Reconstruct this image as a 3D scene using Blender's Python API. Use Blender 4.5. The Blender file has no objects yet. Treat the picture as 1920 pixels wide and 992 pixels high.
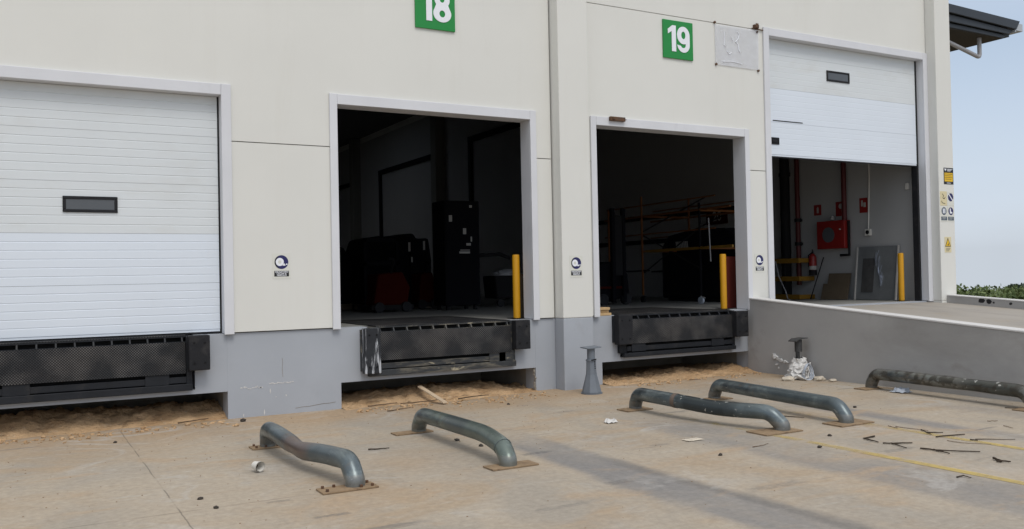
import bpy, bmesh, math, random
from mathutils import Vector, Matrix
R = math.radians
random.seed(7)
sc = bpy.context.scene
COL = sc.collection

# ------------------------------------------------------------------ camera
cam = bpy.data.objects.new('camera', bpy.data.cameras.new('camera'))
COL.objects.link(cam)
yaw, pitch, roll = 0.5109, 0.01477, -0.0200
fw = Vector((math.sin(yaw)*math.cos(pitch), math.cos(yaw)*math.cos(pitch), math.sin(pitch)))
rt = Vector((math.cos(yaw), -math.sin(yaw), 0))
up = rt.cross(fw)
r2 = math.cos(roll)*rt + math.sin(roll)*up
u2 = -math.sin(roll)*rt + math.cos(roll)*up
cam.matrix_world = Matrix(((r2.x, u2.x, -fw.x, 0), (r2.y, u2.y, -fw.y, -11.5), (r2.z, u2.z, -fw.z, 1.70), (0, 0, 0, 1)))
cam.data.sensor_width = 36
cam.data.lens = 36*1669.0/1920
cam.data.clip_end = 9000
cam.data.clip_start = 0.05
sc.camera = cam

# ------------------------------------------------------------------ sky and sun (overcast)
SUN_EL, SUN_AZ = 56, 184          # degrees; azimuth clockwise from +Y
w = bpy.data.worlds.new('World'); sc.world = w; w.use_nodes = True
nt = w.node_tree; nt.nodes.clear()
N = nt.nodes.new
tc = N('ShaderNodeTexCoord'); sep = N('ShaderNodeSeparateXYZ'); mx = N('ShaderNodeMath'); mx.operation = 'MAXIMUM'; mx.inputs[1].default_value = 0.02
cmb = N('ShaderNodeCombineXYZ'); sky = N('ShaderNodeTexSky'); sky.sky_type = 'NISHITA'; sky.sun_disc = False
sky.sun_elevation = R(SUN_EL); sky.sun_rotation = R(SUN_AZ); sky.air_density = 1.0; sky.dust_density = 3.0; sky.ozone_density = 1.5
hs = N('ShaderNodeHueSaturation'); hs.inputs['Saturation'].default_value = 0.62
nz = N('ShaderNodeTexNoise'); nz.inputs['Scale'].default_value = 2.2; nz.inputs['Detail'].default_value = 5
mp = N('ShaderNodeMapping'); mp.inputs['Scale'].default_value = (1, 1, 3.0)
mr = N('ShaderNodeMapRange'); mr.inputs[1].default_value = .35; mr.inputs[2].default_value = .75; mr.inputs[3].default_value = .62; mr.inputs[4].default_value = .95
mixc = N('ShaderNodeMixRGB')
ramp = N('ShaderNodeValToRGB'); cr = ramp.color_ramp          # overcast veil: pale at the horizon, bluer gaps above, bright grey overhead
for pos, c in ((0, (.68, .745, .83)), (.10, (.60, .69, .82)), (.22, (.45, .56, .71)), (.5, (.78, .82, .90)), (1, (1, 1, 1))):
    e = cr.elements[0] if pos == 0 else (cr.elements[-1] if pos == 1 else cr.elements.new(pos)); e.position = pos; e.color = (*c, 1)
vs = N('ShaderNodeVectorMath'); vs.operation = 'SCALE'; vs.inputs['Scale'].default_value = 6.0
bg = N('ShaderNodeBackground'); bg.inputs['Strength'].default_value = 0.13
out = N('ShaderNodeOutputWorld')
L = nt.links.new
L(tc.outputs['Generated'], sep.inputs[0]); L(sep.outputs[2], mx.inputs[0])
L(sep.outputs[0], cmb.inputs[0]); L(sep.outputs[1], cmb.inputs[1]); L(mx.outputs[0], cmb.inputs[2])
L(cmb.outputs[0], sky.inputs[0]); L(sky.outputs[0], hs.inputs['Color']); L(hs.outputs[0], mixc.inputs[1])
L(cmb.outputs[0], mp.inputs[0]); L(mp.outputs[0], nz.inputs['Vector']); L(nz.outputs['Fac'], mr.inputs[0]); L(mr.outputs[0], mixc.inputs[0])
L(cmb.outputs[0], mp.inputs[0]); L(mx.outputs[0], ramp.inputs[0]); L(ramp.outputs[0], vs.inputs[0]); L(vs.outputs[0], mixc.inputs[2]); L(mixc.outputs[0], bg.inputs[0]); L(bg.outputs[0], out.inputs[0])

sun = bpy.data.objects.new('sun', bpy.data.lights.new('sun', 'SUN'))
COL.objects.link(sun)
sun.data.energy = 0.9; sun.data.angle = R(25); sun.data.color = (1.0, .96, .9)
sd = Vector((math.sin(R(SUN_AZ))*math.cos(R(SUN_EL)), math.cos(R(SUN_AZ))*math.cos(R(SUN_EL)), math.sin(R(SUN_EL))))
sun.rotation_euler = sd.to_track_quat('Z', 'Y').to_euler()
sun.location = sd*50

sc.view_settings.view_transform = 'Standard'; sc.view_settings.look = 'None'
sc.view_settings.exposure = 0.45; sc.view_settings.gamma = 1.0; sc.view_settings.use_curve_mapping = False
sc.cycles.use_denoising = True
sc.cycles.max_bounces = 8; sc.cycles.diffuse_bounces = 5; sc.cycles.glossy_bounces = 3

# ------------------------------------------------------------------ materials
def mat(name, col, rough=.8, metal=0.0, var=.1, vscale=1.2, stains=(), bump=None, spec=.35, detail=6, stretch=(1, 1, 1)):
    """Principled with mottled base colour. stains: (colour, scale, lo, hi, strength[, stretch])"""
    m = bpy.data.materials.new(name); m.use_nodes = True
    t = m.node_tree; b = t.nodes['Principled BSDF']
    b.inputs['Roughness'].default_value = rough; b.inputs['Metallic'].default_value = metal
    b.inputs['Specular IOR Level'].default_value = spec
    n = t.nodes.new; l = t.links.new
    tc = n('ShaderNodeTexCoord')
    def noise(scale, detail=6, stretch=(1, 1, 1), rough=.6, dist=0):
        mp = n('ShaderNodeMapping'); mp.inputs['Scale'].default_value = stretch
        l(tc.outputs['Object'], mp.inputs[0])
        z = n('ShaderNodeTexNoise'); z.inputs['Scale'].default_value = scale; z.inputs['Detail'].default_value = detail
        z.inputs['Roughness'].default_value = rough; z.inputs['Distortion'].default_value = dist
        l(mp.outputs[0], z.inputs['Vector'])
        return z.outputs['Fac']
    z = noise(vscale, detail, stretch)
    r = n('ShaderNodeMapRange'); r.inputs[1].default_value = .25; r.inputs[2].default_value = .75
    r.inputs[3].default_value = 1-var; r.inputs[4].default_value = 1+var
    l(z, r.inputs[0])
    mul = n('ShaderNodeVectorMath'); mul.operation = 'SCALE'; mul.inputs[0].default_value = col[:3]
    l(r.outputs[0], mul.inputs['Scale'])
    cur = mul.outputs[0]
    for s in stains:
        c, scl, lo, hi, st = s[:5]; stc = s[5] if len(s) > 5 else (1, 1, 1)
        zz = noise(scl, 6, stc, .65, .4)
        rr = n('ShaderNodeMapRange'); rr.inputs[1].default_value = lo; rr.inputs[2].default_value = hi
        rr.inputs[3].default_value = 0; rr.inputs[4].default_value = st
        l(zz, rr.inputs[0])
        mm = n('ShaderNodeMixRGB'); mm.inputs[2].default_value = (*c, 1)
        l(rr.outputs[0], mm.inputs[0]); l(cur, mm.inputs[1]); cur = mm.outputs[0]
    l(cur, b.inputs['Base Color'])
    if bump:
        zb = noise(bump[1], 8)
        bp = n('ShaderNodeBump'); bp.inputs['Strength'].default_value = bump[0]; bp.inputs['Distance'].default_value = bump[2] if len(bump) > 2 else .01
        l(zb, bp.inputs['Height']); l(bp.outputs[0], b.inputs['Normal'])
    return m

M = {}
M['cream'] = mat('cream_wall_paint', (.685, .682, .64), .85, var=.035, vscale=.5, stains=[((.60, .575, .52), 2.6, .55, .85, .25, (1.5, 1.5, .12)), ((.52, .48, .40), 1.1, .60, .86, .28, (1.4, 1.4, .3)), ((.40, .37, .31), 24, .74, .80, .5)], bump=(.12, 160, .002))
M['plinth'] = mat('grey_plinth_paint', (.365, .388, .422), .8, var=.07, vscale=.9, stains=[((.42, .44, .47), 2.5, .55, .8, .5), ((.24, .23, .22), 1.6, .62, .85, .5, (1, 1, .5)), ((.75, .74, .70), 9, .74, .77, .7, (.5, 1, 2.2))], bump=(.2, 60, .003))
M['pitwall'] = mat('raw_pit_concrete', (.25, .225, .19), .9, var=.2, vscale=3, bump=(.4, 40))
M['frame'] = mat('grey_painted_steel_frame', (.64, .648, .672), .55, var=.05, vscale=1.5, stains=[((.42, .34, .24), 7, .72, .8, .6), ((.34, .34, .35), 2, .58, .8, .3, (1, 1, .25))], spec=.4)
M['door_lo'] = mat('white_door_panel', (.68, .735, .80), .5, var=.025, vscale=1, stains=[((.6, .6, .57), 1.5, .6, .85, .3, (1, 1, .4))], spec=.4)
M['door_hi'] = mat('weathered_door_panel', (.645, .68, .695), .55, var=.03, vscale=1, stains=[((.50, .48, .42), 1.3, .5, .8, .4, (.6, 1, 1.5))], spec=.4)
M['black'] = mat('black_rubber', (.011, .0115, .014), .75, var=.3, vscale=8, stains=[((.045, .042, .04), 5, .55, .75, .7), ((.12, .11, .10), 22, .68, .74, .6, (1, 1, .4))], bump=(.3, 40))
M['blackpaint'] = mat('black_steel_paint', (.015, .017, .021), .55, var=.25, vscale=4, stains=[((.05, .045, .04), 3, .55, .8, .7)], spec=.25)
M['wornpaint'] = mat('worn_black_steel_paint', (.030, .033, .036), .55, var=.3, vscale=4, stains=[((.15, .135, .105), 6, .48, .62, .8, (.35, 1, 1.8)), ((.42, .37, .26), 8, .60, .68, .8, (.5, 1, 1.2))], spec=.4)
M['smear'] = mat('black_rubber_with_dried_drips', (.018, .02, .024), .65, var=.3, vscale=8, stains=[((.55, .57, .60), 17, .53, .60, .85, (1, 1, .12))])
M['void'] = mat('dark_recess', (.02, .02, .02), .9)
M['glass'] = mat('dark_door_glass', (.085, .092, .10), .12, var=.1, spec=.5)
M['green'] = mat('green_sign_enamel', (.012, .235, .045), .45, var=.04, spec=.4)
M['white'] = mat('white_sign_paint', (.80, .82, .86), .5, var=.02)
M['yellow'] = mat('yellow_bollard_paint', (.56, .275, .008), .45, var=.05, vscale=3, stains=[((.30, .15, .02), 9, .64, .72, .6), ((.06, .05, .04), 14, .68, .72, .7, (1, 1, .4)), ((.33, .17, .02), 1.6, .55, .75, .5)], spec=.35)
M['galv'] = mat('weathered_galvanised_pipe', (.125, .150, .155), .5, .35, var=.22, vscale=2.2, stains=[((.30, .33, .33), 5, .56, .72, .6, (1, .5, 1)), ((.045, .055, .06), 3, .56, .75, .75), ((.16, .10, .055), 4.5, .64, .78, .55)], bump=(.2, 30, .004), spec=.4)
M['galvdark'] = mat('blackened_pipe', (.035, .045, .05), .45, .3, var=.3, vscale=3, stains=[((.6, .6, .58), 14, .70, .72, .9)], spec=.5)
M['galvrust'] = mat('rust_browned_pipe', (.13, .105, .09), .65, .2, var=.3, vscale=5, stains=[((.20, .11, .05), 7, .5, .7, .7)])
M['galvflake'] = mat('flaking_pipe', (.085, .085, .075), .7, .1, var=.25, vscale=4, stains=[((.36, .34, .29), 10, .52, .60, .8, (1, .45, 1))], bump=(.4, 24, .01))
M['rustplate'] = mat('rusty_base_plate', (.27, .19, .115), .8, .1, var=.25, vscale=9, stains=[((.13, .08, .05), 14, .52, .66, .7)])
M['rust'] = mat('rusty_steel', (.13, .07, .04), .8, .2, var=.35, vscale=12, stains=[((.05, .045, .045), 12, .5, .65, .8)])
M['rampwall'] = mat('bare_grey_concrete', (.38, .372, .362), .85, var=.10, vscale=.8, stains=[((.20, .19, .175), .9, .5, .8, .6, (.3, .5, 1)), ((.62, .60, .57), 8, .74, .77, .7), ((.19, .165, .13), 1.7, .6, .8, .5)], bump=(.2, 50, .004))
M['lit_top'] = mat('sky_lit_wall_top', (.60, .59, .575), .8, var=.08, vscale=4, stains=[((.36, .35, .33), 6, .6, .75, .6)])  # sky light on the wall tops put into a paler concrete colour
M['stand'] = mat('blue_grey_stand_paint', (.16, .18, .205), .55, .1, var=.12, vscale=5, stains=[((.08, .075, .07), 16, .66, .74, .7)], spec=.4)
M['darkstand'] = mat('grimy_stand_paint', (.055, .055, .055), .7, .1, var=.25, vscale=8)
M['slab'] = mat('interior_concrete_floor', (.24, .24, .225), .6, var=.12, vscale=1.2, stains=[((.13, .125, .12), 2, .5, .8, .6)], spec=.4)
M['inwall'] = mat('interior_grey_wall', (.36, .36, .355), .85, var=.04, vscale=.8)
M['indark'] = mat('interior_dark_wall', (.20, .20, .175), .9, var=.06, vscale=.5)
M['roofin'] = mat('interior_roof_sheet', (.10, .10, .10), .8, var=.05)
M['red'] = mat('red_fire_paint', (.22, .014, .012), .4, var=.08, spec=.45)
M['redpipe'] = mat('dull_red_pipe', (.075, .012, .012), .55, var=.1)
M['dark'] = mat('dark_plastic', (.014, .014, .015), .7, var=.15, spec=.1)
M['machine'] = mat('charcoal_machine_paint', (.007, .007, .009), .85, var=.15, spec=.05)
M['machred'] = mat('dark_red_machine_paint', (.04, .0045, .0025), .85, var=.15, spec=.05)
M['redboard'] = mat('dull_red_board', (.14, .028, .02), .8, var=.15, spec=.1)
M['label'] = mat('paper_label', (.36, .35, .33), .7, var=.1, vscale=30)
M['orange'] = mat('dull_orange_paint', (.13, .045, .008), .8, var=.2)
M['ochre'] = mat('ochre_rail_paint', (.22, .115, .01), .6, var=.12, vscale=5)
M['board'] = mat('brown_hardboard', (.115, .088, .058), .75, var=.15, vscale=4)
M['mirror'] = mat('grey_film_covered_panel', (.19, .20, .205), .25, .25, var=.2, vscale=2, spec=.5)
M['film'] = mat('bright_crinkled_film', (.55, .60, .70), .2, .6, var=.5, vscale=7, stretch=(1, 1, .25), bump=(.8, 16, .02))
M['wood'] = mat('raw_pine', (.50, .34, .17), .75, var=.15, vscale=6, stains=[((.30, .19, .09), 20, .5, .7, .5, (.2, 1, 1))])
M['greywood'] = mat('sun_bleached_pine', (.50, .39, .27), .8, var=.12, vscale=8)
M['bark'] = mat('dry_dark_stick', (.040, .028, .018), .9, var=.35, vscale=30)
M['palebark'] = mat('dry_brown_stick', (.13, .085, .05), .9, var=.3, vscale=25)
M['stone'] = mat('small_dark_stone', (.05, .042, .035), .9, var=.3, vscale=30)
M['pvc'] = mat('white_plastic', (.66, .64, .59), .5, var=.08, vscale=8)
M['scrap'] = mat('dirty_white_scrap', (.60, .59, .57), .6, var=.12, vscale=14)
M['rubble'] = mat('pale_plaster_rubble', (.55, .49, .40), .9, var=.2, vscale=14, bump=(.6, 30))
M['canopy'] = mat('dark_blue_grey_cladding', (.028, .034, .042), .5, var=.1, vscale=2, spec=.4)
M['soffit'] = mat('dark_brown_soffit', (.035, .030, .025), .8, var=.15)
M['gutter'] = mat('pale_metal_gutter', (.42, .45, .48), .5, var=.06)
M['whitepipe'] = mat('grey_plastic_pipe', (.33, .33, .34), .5, var=.06)
M['navy'] = mat('navy_sign_print', (.022, .022, .105), .5, var=.05)
M['ink'] = mat('black_sign_print', (.018, .018, .02), .55, var=.05)
M['cardpale'] = mat('pale_sign_backing', (.66, .66, .60), .55, var=.03)
M['cardcream'] = mat('cream_sign_backing', (.66, .58, .36), .55, var=.04)
M['signyellow'] = mat('yellow_sign_print', (.75, .47, .02), .5, var=.04)
M['steelblue'] = mat('slate_sign_print', (.06, .085, .12), .5, var=.05)
M['rope'] = mat('grey_hose_plastic', (.42, .46, .52), .4, var=.1)
M['leaf'] = None

# checker plate (raised tread, worn bright on the tops)
def checker(name, base, worn, amount):
    m = bpy.data.materials.new(name); m.use_nodes = True
    t = m.node_tree; b = t.nodes['Principled BSDF']; n = t.nodes.new; l = t.links.new
    tc = n('ShaderNodeTexCoord'); s = n('ShaderNodeSeparateXYZ'); l(tc.outputs['Object'], s.inputs[0])
    def ma(op, a, b2):
        x = n('ShaderNodeMath'); x.operation = op
        for i, v in enumerate((a, b2)):
            if v is None: continue
            if isinstance(v, (int, float)): x.inputs[i].default_value = v
            else: l(v, x.inputs[i])
        return x.outputs[0]
    k = 2*math.pi/.062
    p = ma('MULTIPLY', ma('SINE', ma('MULTIPLY', ma('ADD', s.outputs[0], s.outputs[2]), k), None), ma('SINE', ma('MULTIPLY', ma('SUBTRACT', s.outputs[0], s.outputs[2]), k), None))
    r = n('ShaderNodeMapRange'); r.inputs[1].default_value = .25; r.inputs[2].default_value = .6; l(ma('ABSOLUTE', p, None), r.inputs[0])
    z = n('ShaderNodeTexNoise'); z.inputs['Scale'].default_value = 2.4; z.inputs['Detail'].default_value = 5; l(tc.outputs['Object'], z.inputs['Vector'])
    zr = n('ShaderNodeMapRange'); zr.inputs[1].default_value = .42; zr.inputs[2].default_value = .68; zr.inputs[3].default_value = .12; zr.inputs[4].default_value = amount; l(z.outputs['Fac'], zr.inputs[0])
    mm = n('ShaderNodeMixRGB'); mm.inputs[1].default_value = (*base, 1); mm.inputs[2].default_value = (*worn, 1)
    l(ma('MULTIPLY', r.outputs[0], zr.outputs[0]), mm.inputs[0])
    z2 = n('ShaderNodeTexNoise'); z2.inputs['Scale'].default_value = 1.3; z2.inputs['Detail'].default_value = 6; l(tc.outputs['Object'], z2.inputs['Vector'])
    zr2 = n('ShaderNodeMapRange'); zr2.inputs[1].default_value = .5; zr2.inputs[2].default_value = .8; zr2.inputs[4].default_value = .5; l(z2.outputs['Fac'], zr2.inputs[0])
    m2 = n('ShaderNodeMixRGB'); m2.inputs[2].default_value = (.055, .044, .036, 1); l(zr2.outputs[0], m2.inputs[0]); l(mm.outputs[0], m2.inputs[1])
    l(m2.outputs[0], b.inputs['Base Color']); b.inputs['Roughness'].default_value = .55; b.inputs['Specular IOR Level'].default_value = .2
    bp = n('ShaderNodeBump'); bp.inputs['Strength'].default_value = .6; bp.inputs['Distance'].default_value = .004
    l(r.outputs[0], bp.inputs['Height']); l(bp.outputs[0], b.inputs['Normal'])
    return m
M['tread'] = checker('checker_plate', (.009, .0105, .013), (.20, .19, .18), .7)

# translucent plastic sheet
def film_mat():
    m = bpy.data.materials.new('clear_plastic_sheet'); m.use_nodes = True
    t = m.node_tree; b = t.nodes['Principled BSDF']; n = t.nodes.new; l = t.links.new
    b.inputs['Base Color'].default_value = (.78, .79, .82, 1); b.inputs['Roughness'].default_value = .22
    tc = n('ShaderNodeTexCoord'); z = n('ShaderNodeTexNoise'); z.inputs['Scale'].default_value = 3; z.inputs['Detail'].default_value = 4
    l(tc.outputs['Object'], z.inputs['Vector'])
    r = n('ShaderNodeMapRange'); r.inputs[1].default_value = .3; r.inputs[2].default_value = .7; r.inputs[3].default_value = .28; r.inputs[4].default_value = .5
    l(z.outputs['Fac'], r.inputs[0]); l(r.outputs[0], b.inputs['Alpha'])
    bp = n('ShaderNodeBump'); bp.inputs['Strength'].default_value = .4; bp.inputs['Distance'].default_value = .02; l(z.outputs['Fac'], bp.inputs['Height']); l(bp.outputs[0], b.inputs['Normal'])
    return m
M['sheet'] = film_mat()

# ground: sandy concrete yard, saw-cut joints, swept bands, dust and wash marks
def ground_mat():
    m = bpy.data.materials.new('sandy_concrete_yard'); m.use_nodes = True
    t = m.node_tree; b = t.nodes['Principled BSDF']; n = t.nodes.new; l = t.links.new
    b.inputs['Roughness'].default_value = .85; b.inputs['Specular IOR Level'].default_value = .3
    tc = n('ShaderNodeTexCoord'); sp = n('ShaderNodeSeparateXYZ'); l(tc.outputs['Object'], sp.inputs[0])
    X, Y = sp.outputs[0], sp.outputs[1]
    def ma(op, a, b2=None, c=None):
        x = n('ShaderNodeMath'); x.operation = op
        for i, v in enumerate((a, b2, c)):
            if v is None: continue
            if isinstance(v, (int, float)): x.inputs[i].default_value = v
            else: l(v, x.inputs[i])
        return x.outputs[0]
    def noise(scale, det=6, st=(1, 1, 1), rough=.6, dist=0, off=(0, 0, 0)):
        mp = n('ShaderNodeMapping'); mp.inputs['Scale'].default_value = st; mp.inputs['Location'].default_value = off
        l(tc.outputs['Object'], mp.inputs[0]); z = n('ShaderNodeTexNoise')
        z.inputs['Scale'].default_value = scale; z.inputs['Detail'].default_value = det; z.inputs['Roughness'].default_value = rough; z.inputs['Distortion'].default_value = dist
        l(mp.outputs[0], z.inputs['Vector']); return z.outputs['Fac']
    def rng(v, lo, hi, a=0, b2=1, smooth=True):
        r = n('ShaderNodeMapRange'); r.inputs[1].default_value = lo; r.inputs[2].default_value = hi; r.inputs[3].default_value = a; r.inputs[4].default_value = b2
        if smooth: r.interpolation_type = 'SMOOTHSTEP'
        l(v, r.inputs[0]); return r.outputs[0]
    def mix(cur, col, f):
        x = n('ShaderNodeMixRGB'); x.inputs[2].default_value = (*col, 1)
        if isinstance(cur, tuple): x.inputs[1].default_value = (*cur, 1)
        else: l(cur, x.inputs[1])
        if isinstance(f, (int, float)): x.inputs[0].default_value = f
        else: l(f, x.inputs[0])
        return x.outputs[0]
    base = (.385, .328, .256)
    c = mix(base, (.325, .288, .238), rng(noise(.7, 7, (1, .6, 1), .62, .6), .42, .66))
    c = mix(c, (.355, .272, .185), rng(noise(.9, 7, (.55, 1, 1), .6, .8, (3, 1, 0)), .50, .70, 0, .8))
    c = mix(c, (.40, .38, .345), rng(noise(1.3, 8, (.5, 1, 1), .68, 1.6, (9, 4, 0)), .58, .74, 0, .75))
    # sand blown against the building, thinning away from the wall
    wob = ma('MULTIPLY', ma('SUBTRACT', noise(.9, 6), .5), 2.6)
    c = mix(c, (.37, .262, .16), rng(ma('ADD', Y, wob), -1.9, -.1, 0, .8))
    # wheel lanes: grey, swept bare by tyres
    jx = ma('ADD', X, ma('MULTIPLY', ma('SUBTRACT', noise(.8, 5, (1, .4, 1)), .5), .5))
    def band(x0, x1, soft, st):
        return ma('MULTIPLY', ma('MULTIPLY', rng(jx, x0-soft, x0+soft), rng(jx, x1-soft, x1+soft, 1, 0)), rng(noise(.9, 5, (1, .35, 1), .6, 0, (5, 2, 0)), .30, .62, .25*st, st))
    ymask = rng(Y, -3.9, -2.6, 1, 0)
    for x0, x1, soft, st in ((4.28, 4.86, .10, .85), (6.05, 6.85, .14, .7), (8.6, 8.95, .10, .8), (9.9, 10.3, .2, .35)):
        c = mix(c, (.19, .187, .187), ma('MULTIPLY', band(x0, x1, soft, st), ymask))
    edge = ma('MULTIPLY', ma('MULTIPLY', rng(jx, 4.70, 4.82), rng(jx, 4.82, 4.98, 1, 0)), .55)
    c = mix(c, (.13, .125, .12), ma('MULTIPLY', edge, rng(Y, -5.2, -4.3, 1, 0)))
    # fine streaks left by the broom and the wash water
    c = mix(c, (.43, .405, .365), rng(noise(2.6, 8, (.35, 1.6, 1), .72, .9, (4, 2, 0)), .56, .72, 0, .45))
    c = mix(c, (.235, .21, .18), rng(noise(3.1, 8, (.30, 1.5, 1), .72, .7, (14, 8, 0)), .57, .72, 0, .5))
    c = mix(c, (.39, .285, .185), rng(noise(1.5, 7, (.5, 1.1, 1), .65, .8, (24, 8, 0)), .52, .70, 0, .7))
    # short dark scuffs
    c = mix(c, (.14, .135, .13), rng(noise(2.4, 4, (.28, 1.5, 1), .5, .3, (1, 7, 0)), .675, .72, 0, .55))
    # rubbed tyre scuffs at known spots
    for px, py, hx, hy, st in ((2.0, -5.18, .13, .035, .55), (1.78, -4.55, .10, .03, .4), (4.40, -4.07, .16, .05, .55), (4.42, -5.50, .20, .06, .5), (5.62, -4.42, .12, .04, .35), (3.5, -5.9, .25, .04, .3), (7.3, -5.9, .22, .05, .35), (5.3, -6.3, .3, .06, .3)):
        dx = ma('DIVIDE', ma('ABSOLUTE', ma('SUBTRACT', ma('ADD', X, ma('MULTIPLY', ma('SUBTRACT', noise(6), .5), .12)), px)), hx)
        dy = ma('DIVIDE', ma('ABSOLUTE', ma('SUBTRACT', ma('ADD', Y, ma('MULTIPLY', ma('SUBTRACT', noise(9), .5), .05)), py)), hy)
        c = mix(c, (.12, .115, .11), ma('MULTIPLY', rng(ma('MAXIMUM', dx, dy), .7, 1.15, 1, 0), rng(noise(22, 3), .34, .52, .2*st, st)))
    # rust washed off the barrier plates
    for px, py, rr, st in ((2.45, -4.55, .45, .5), (3.2, -3.7, .7, .35), (3.9, -4.5, .4, .3), (7.1, -4.65, .4, .3), (8.1, -4.7, .4, .3), (2.3, -2.2, .4, .4)):
        dx = ma('SUBTRACT', X, px); dy = ma('SUBTRACT', Y, py)
        d = ma('ADD', ma('SQRT', ma('ADD', ma('MULTIPLY', dx, dx), ma('MULTIPLY', dy, dy))), ma('MULTIPLY', ma('SUBTRACT', noise(2.4), .5), .6))
        c = mix(c, (.34, .235, .14), rng(d, 0, rr, st, 0))
    # pale washed efflorescence veins
    v = ma('ABSOLUTE', ma('SUBTRACT', noise(.75, 5, (1, 1, 1), .55, 1.2, (2, 12, 0)), .5))
    c = mix(c, (.44, .42, .39), ma('MULTIPLY', rng(v, 0, .05, 1, 0), rng(noise(.6, 4, (1, 1, 1), .5, 0, (20, 3, 0)), .48, .68, 0, .5)))
    # fine grain and grit
    c = mix(c, (.10, .085, .07), rng(noise(55, 3), .68, .80, 0, .5))
    g = n('ShaderNodeVectorMath'); g.operation = 'SCALE'; l(c, g.inputs[0]); l(rng(noise(16, 8, (1, 1, 1), .75), .28, .72, .80, 1.18, False), g.inputs['Scale'])
    c = g.outputs[0]
    # saw-cut joints
    for axis, at, off in ((X, 1.07, 0), (Y, -4.46, 1), (Y, -9.5, 1), (X, -3.9, 0)):
        d = ma('ABSOLUTE', ma('SUBTRACT', ma('ADD', axis, ma('MULTIPLY', ma('SUBTRACT', noise(3, 4), .5), .03)), at))
        f = ma('MULTIPLY', rng(d, .002, .009, 1, 0), rng(noise(2.2, 3, (1, 1, 1), .5, 0, (off*5, 0, 0)), .40, .55, .1, .55))
        if axis is Y: f = ma('MULTIPLY', f, rng(X, 2.3, 3.2, 1, .0))
        c = mix(c, (.06, .05, .042), f)
    # beyond the yard the sheet is brown soil
    far = rng(X, 21.5, 22.5)
    c = mix(c, (.13, .105, .06), far)
    l(c, b.inputs['Base Color'])
    bp = n('ShaderNodeBump'); bp.inputs['Strength'].default_value = .25; bp.inputs['Distance'].default_value = .006
    l(noise(26, 8), bp.inputs['Height']); l(bp.outputs[0], b.inputs['Normal'])
    return m
M['ground'] = ground_mat()
M['ramp'] = mat('sandy_ramp_concrete', (.34, .31, .27), .85, var=.10, vscale=.8, stains=[((.20, .19, .18), 1.1, .5, .75, .6, (1, .4, 1)), ((.33, .27, .19), 1.5, .55, .75, .6)], bump=(.2, 40, .004))
M['sand'] = mat('loose_sandy_soil', (.60, .405, .23), .95, var=.22, vscale=3, stains=[((.44, .265, .13), 2.2, .45, .65, .7), ((.22, .14, .075), 9, .55, .66, .8, (.5, 1, 1)), ((.58, .46, .32), 11, .58, .70, .7), ((.12, .08, .05), 30, .64, .72, .7), ((.17, .17, .09), 3, .66, .76, .5)], bump=(1.0, 26, .05))
def worn_line():
    m = bpy.data.materials.new('worn_yellow_line'); m.use_nodes = True
    t = m.node_tree; b = t.nodes['Principled BSDF']; n = t.nodes.new; l = t.links.new
    b.inputs['Base Color'].default_value = (.56, .42, .13, 1); b.inputs['Roughness'].default_value = .8
    tc = n('ShaderNodeTexCoord'); z = n('ShaderNodeTexNoise'); z.inputs['Scale'].default_value = 2.3; z.inputs['Detail'].default_value = 8; z.inputs['Roughness'].default_value = .7
    l(tc.outputs['Object'], z.inputs['Vector'])
    s = n('ShaderNodeSeparateXYZ'); l(tc.outputs['Object'], s.inputs[0])
    y = n('ShaderNodeMapRange'); y.inputs[1].default_value = -7.5; y.inputs[2].default_value = -2.5; y.inputs[3].default_value = .17; y.inputs[4].default_value = -.12; l(s.outputs[1], y.inputs[0])
    a = n('ShaderNodeMath'); a.operation = 'ADD'; l(z.outputs['Fac'], a.inputs[0]); l(y.outputs[0], a.inputs[1])
    r = n('ShaderNodeMapRange'); r.inputs[1].default_value = .42; r.inputs[2].default_value = .68; r.inputs[3].default_value = 0; r.inputs[4].default_value = .75; l(a.outputs[0], r.inputs[0])
    l(r.outputs[0], b.inputs['Alpha'])
    return m
M['line'] = worn_line()

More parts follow.
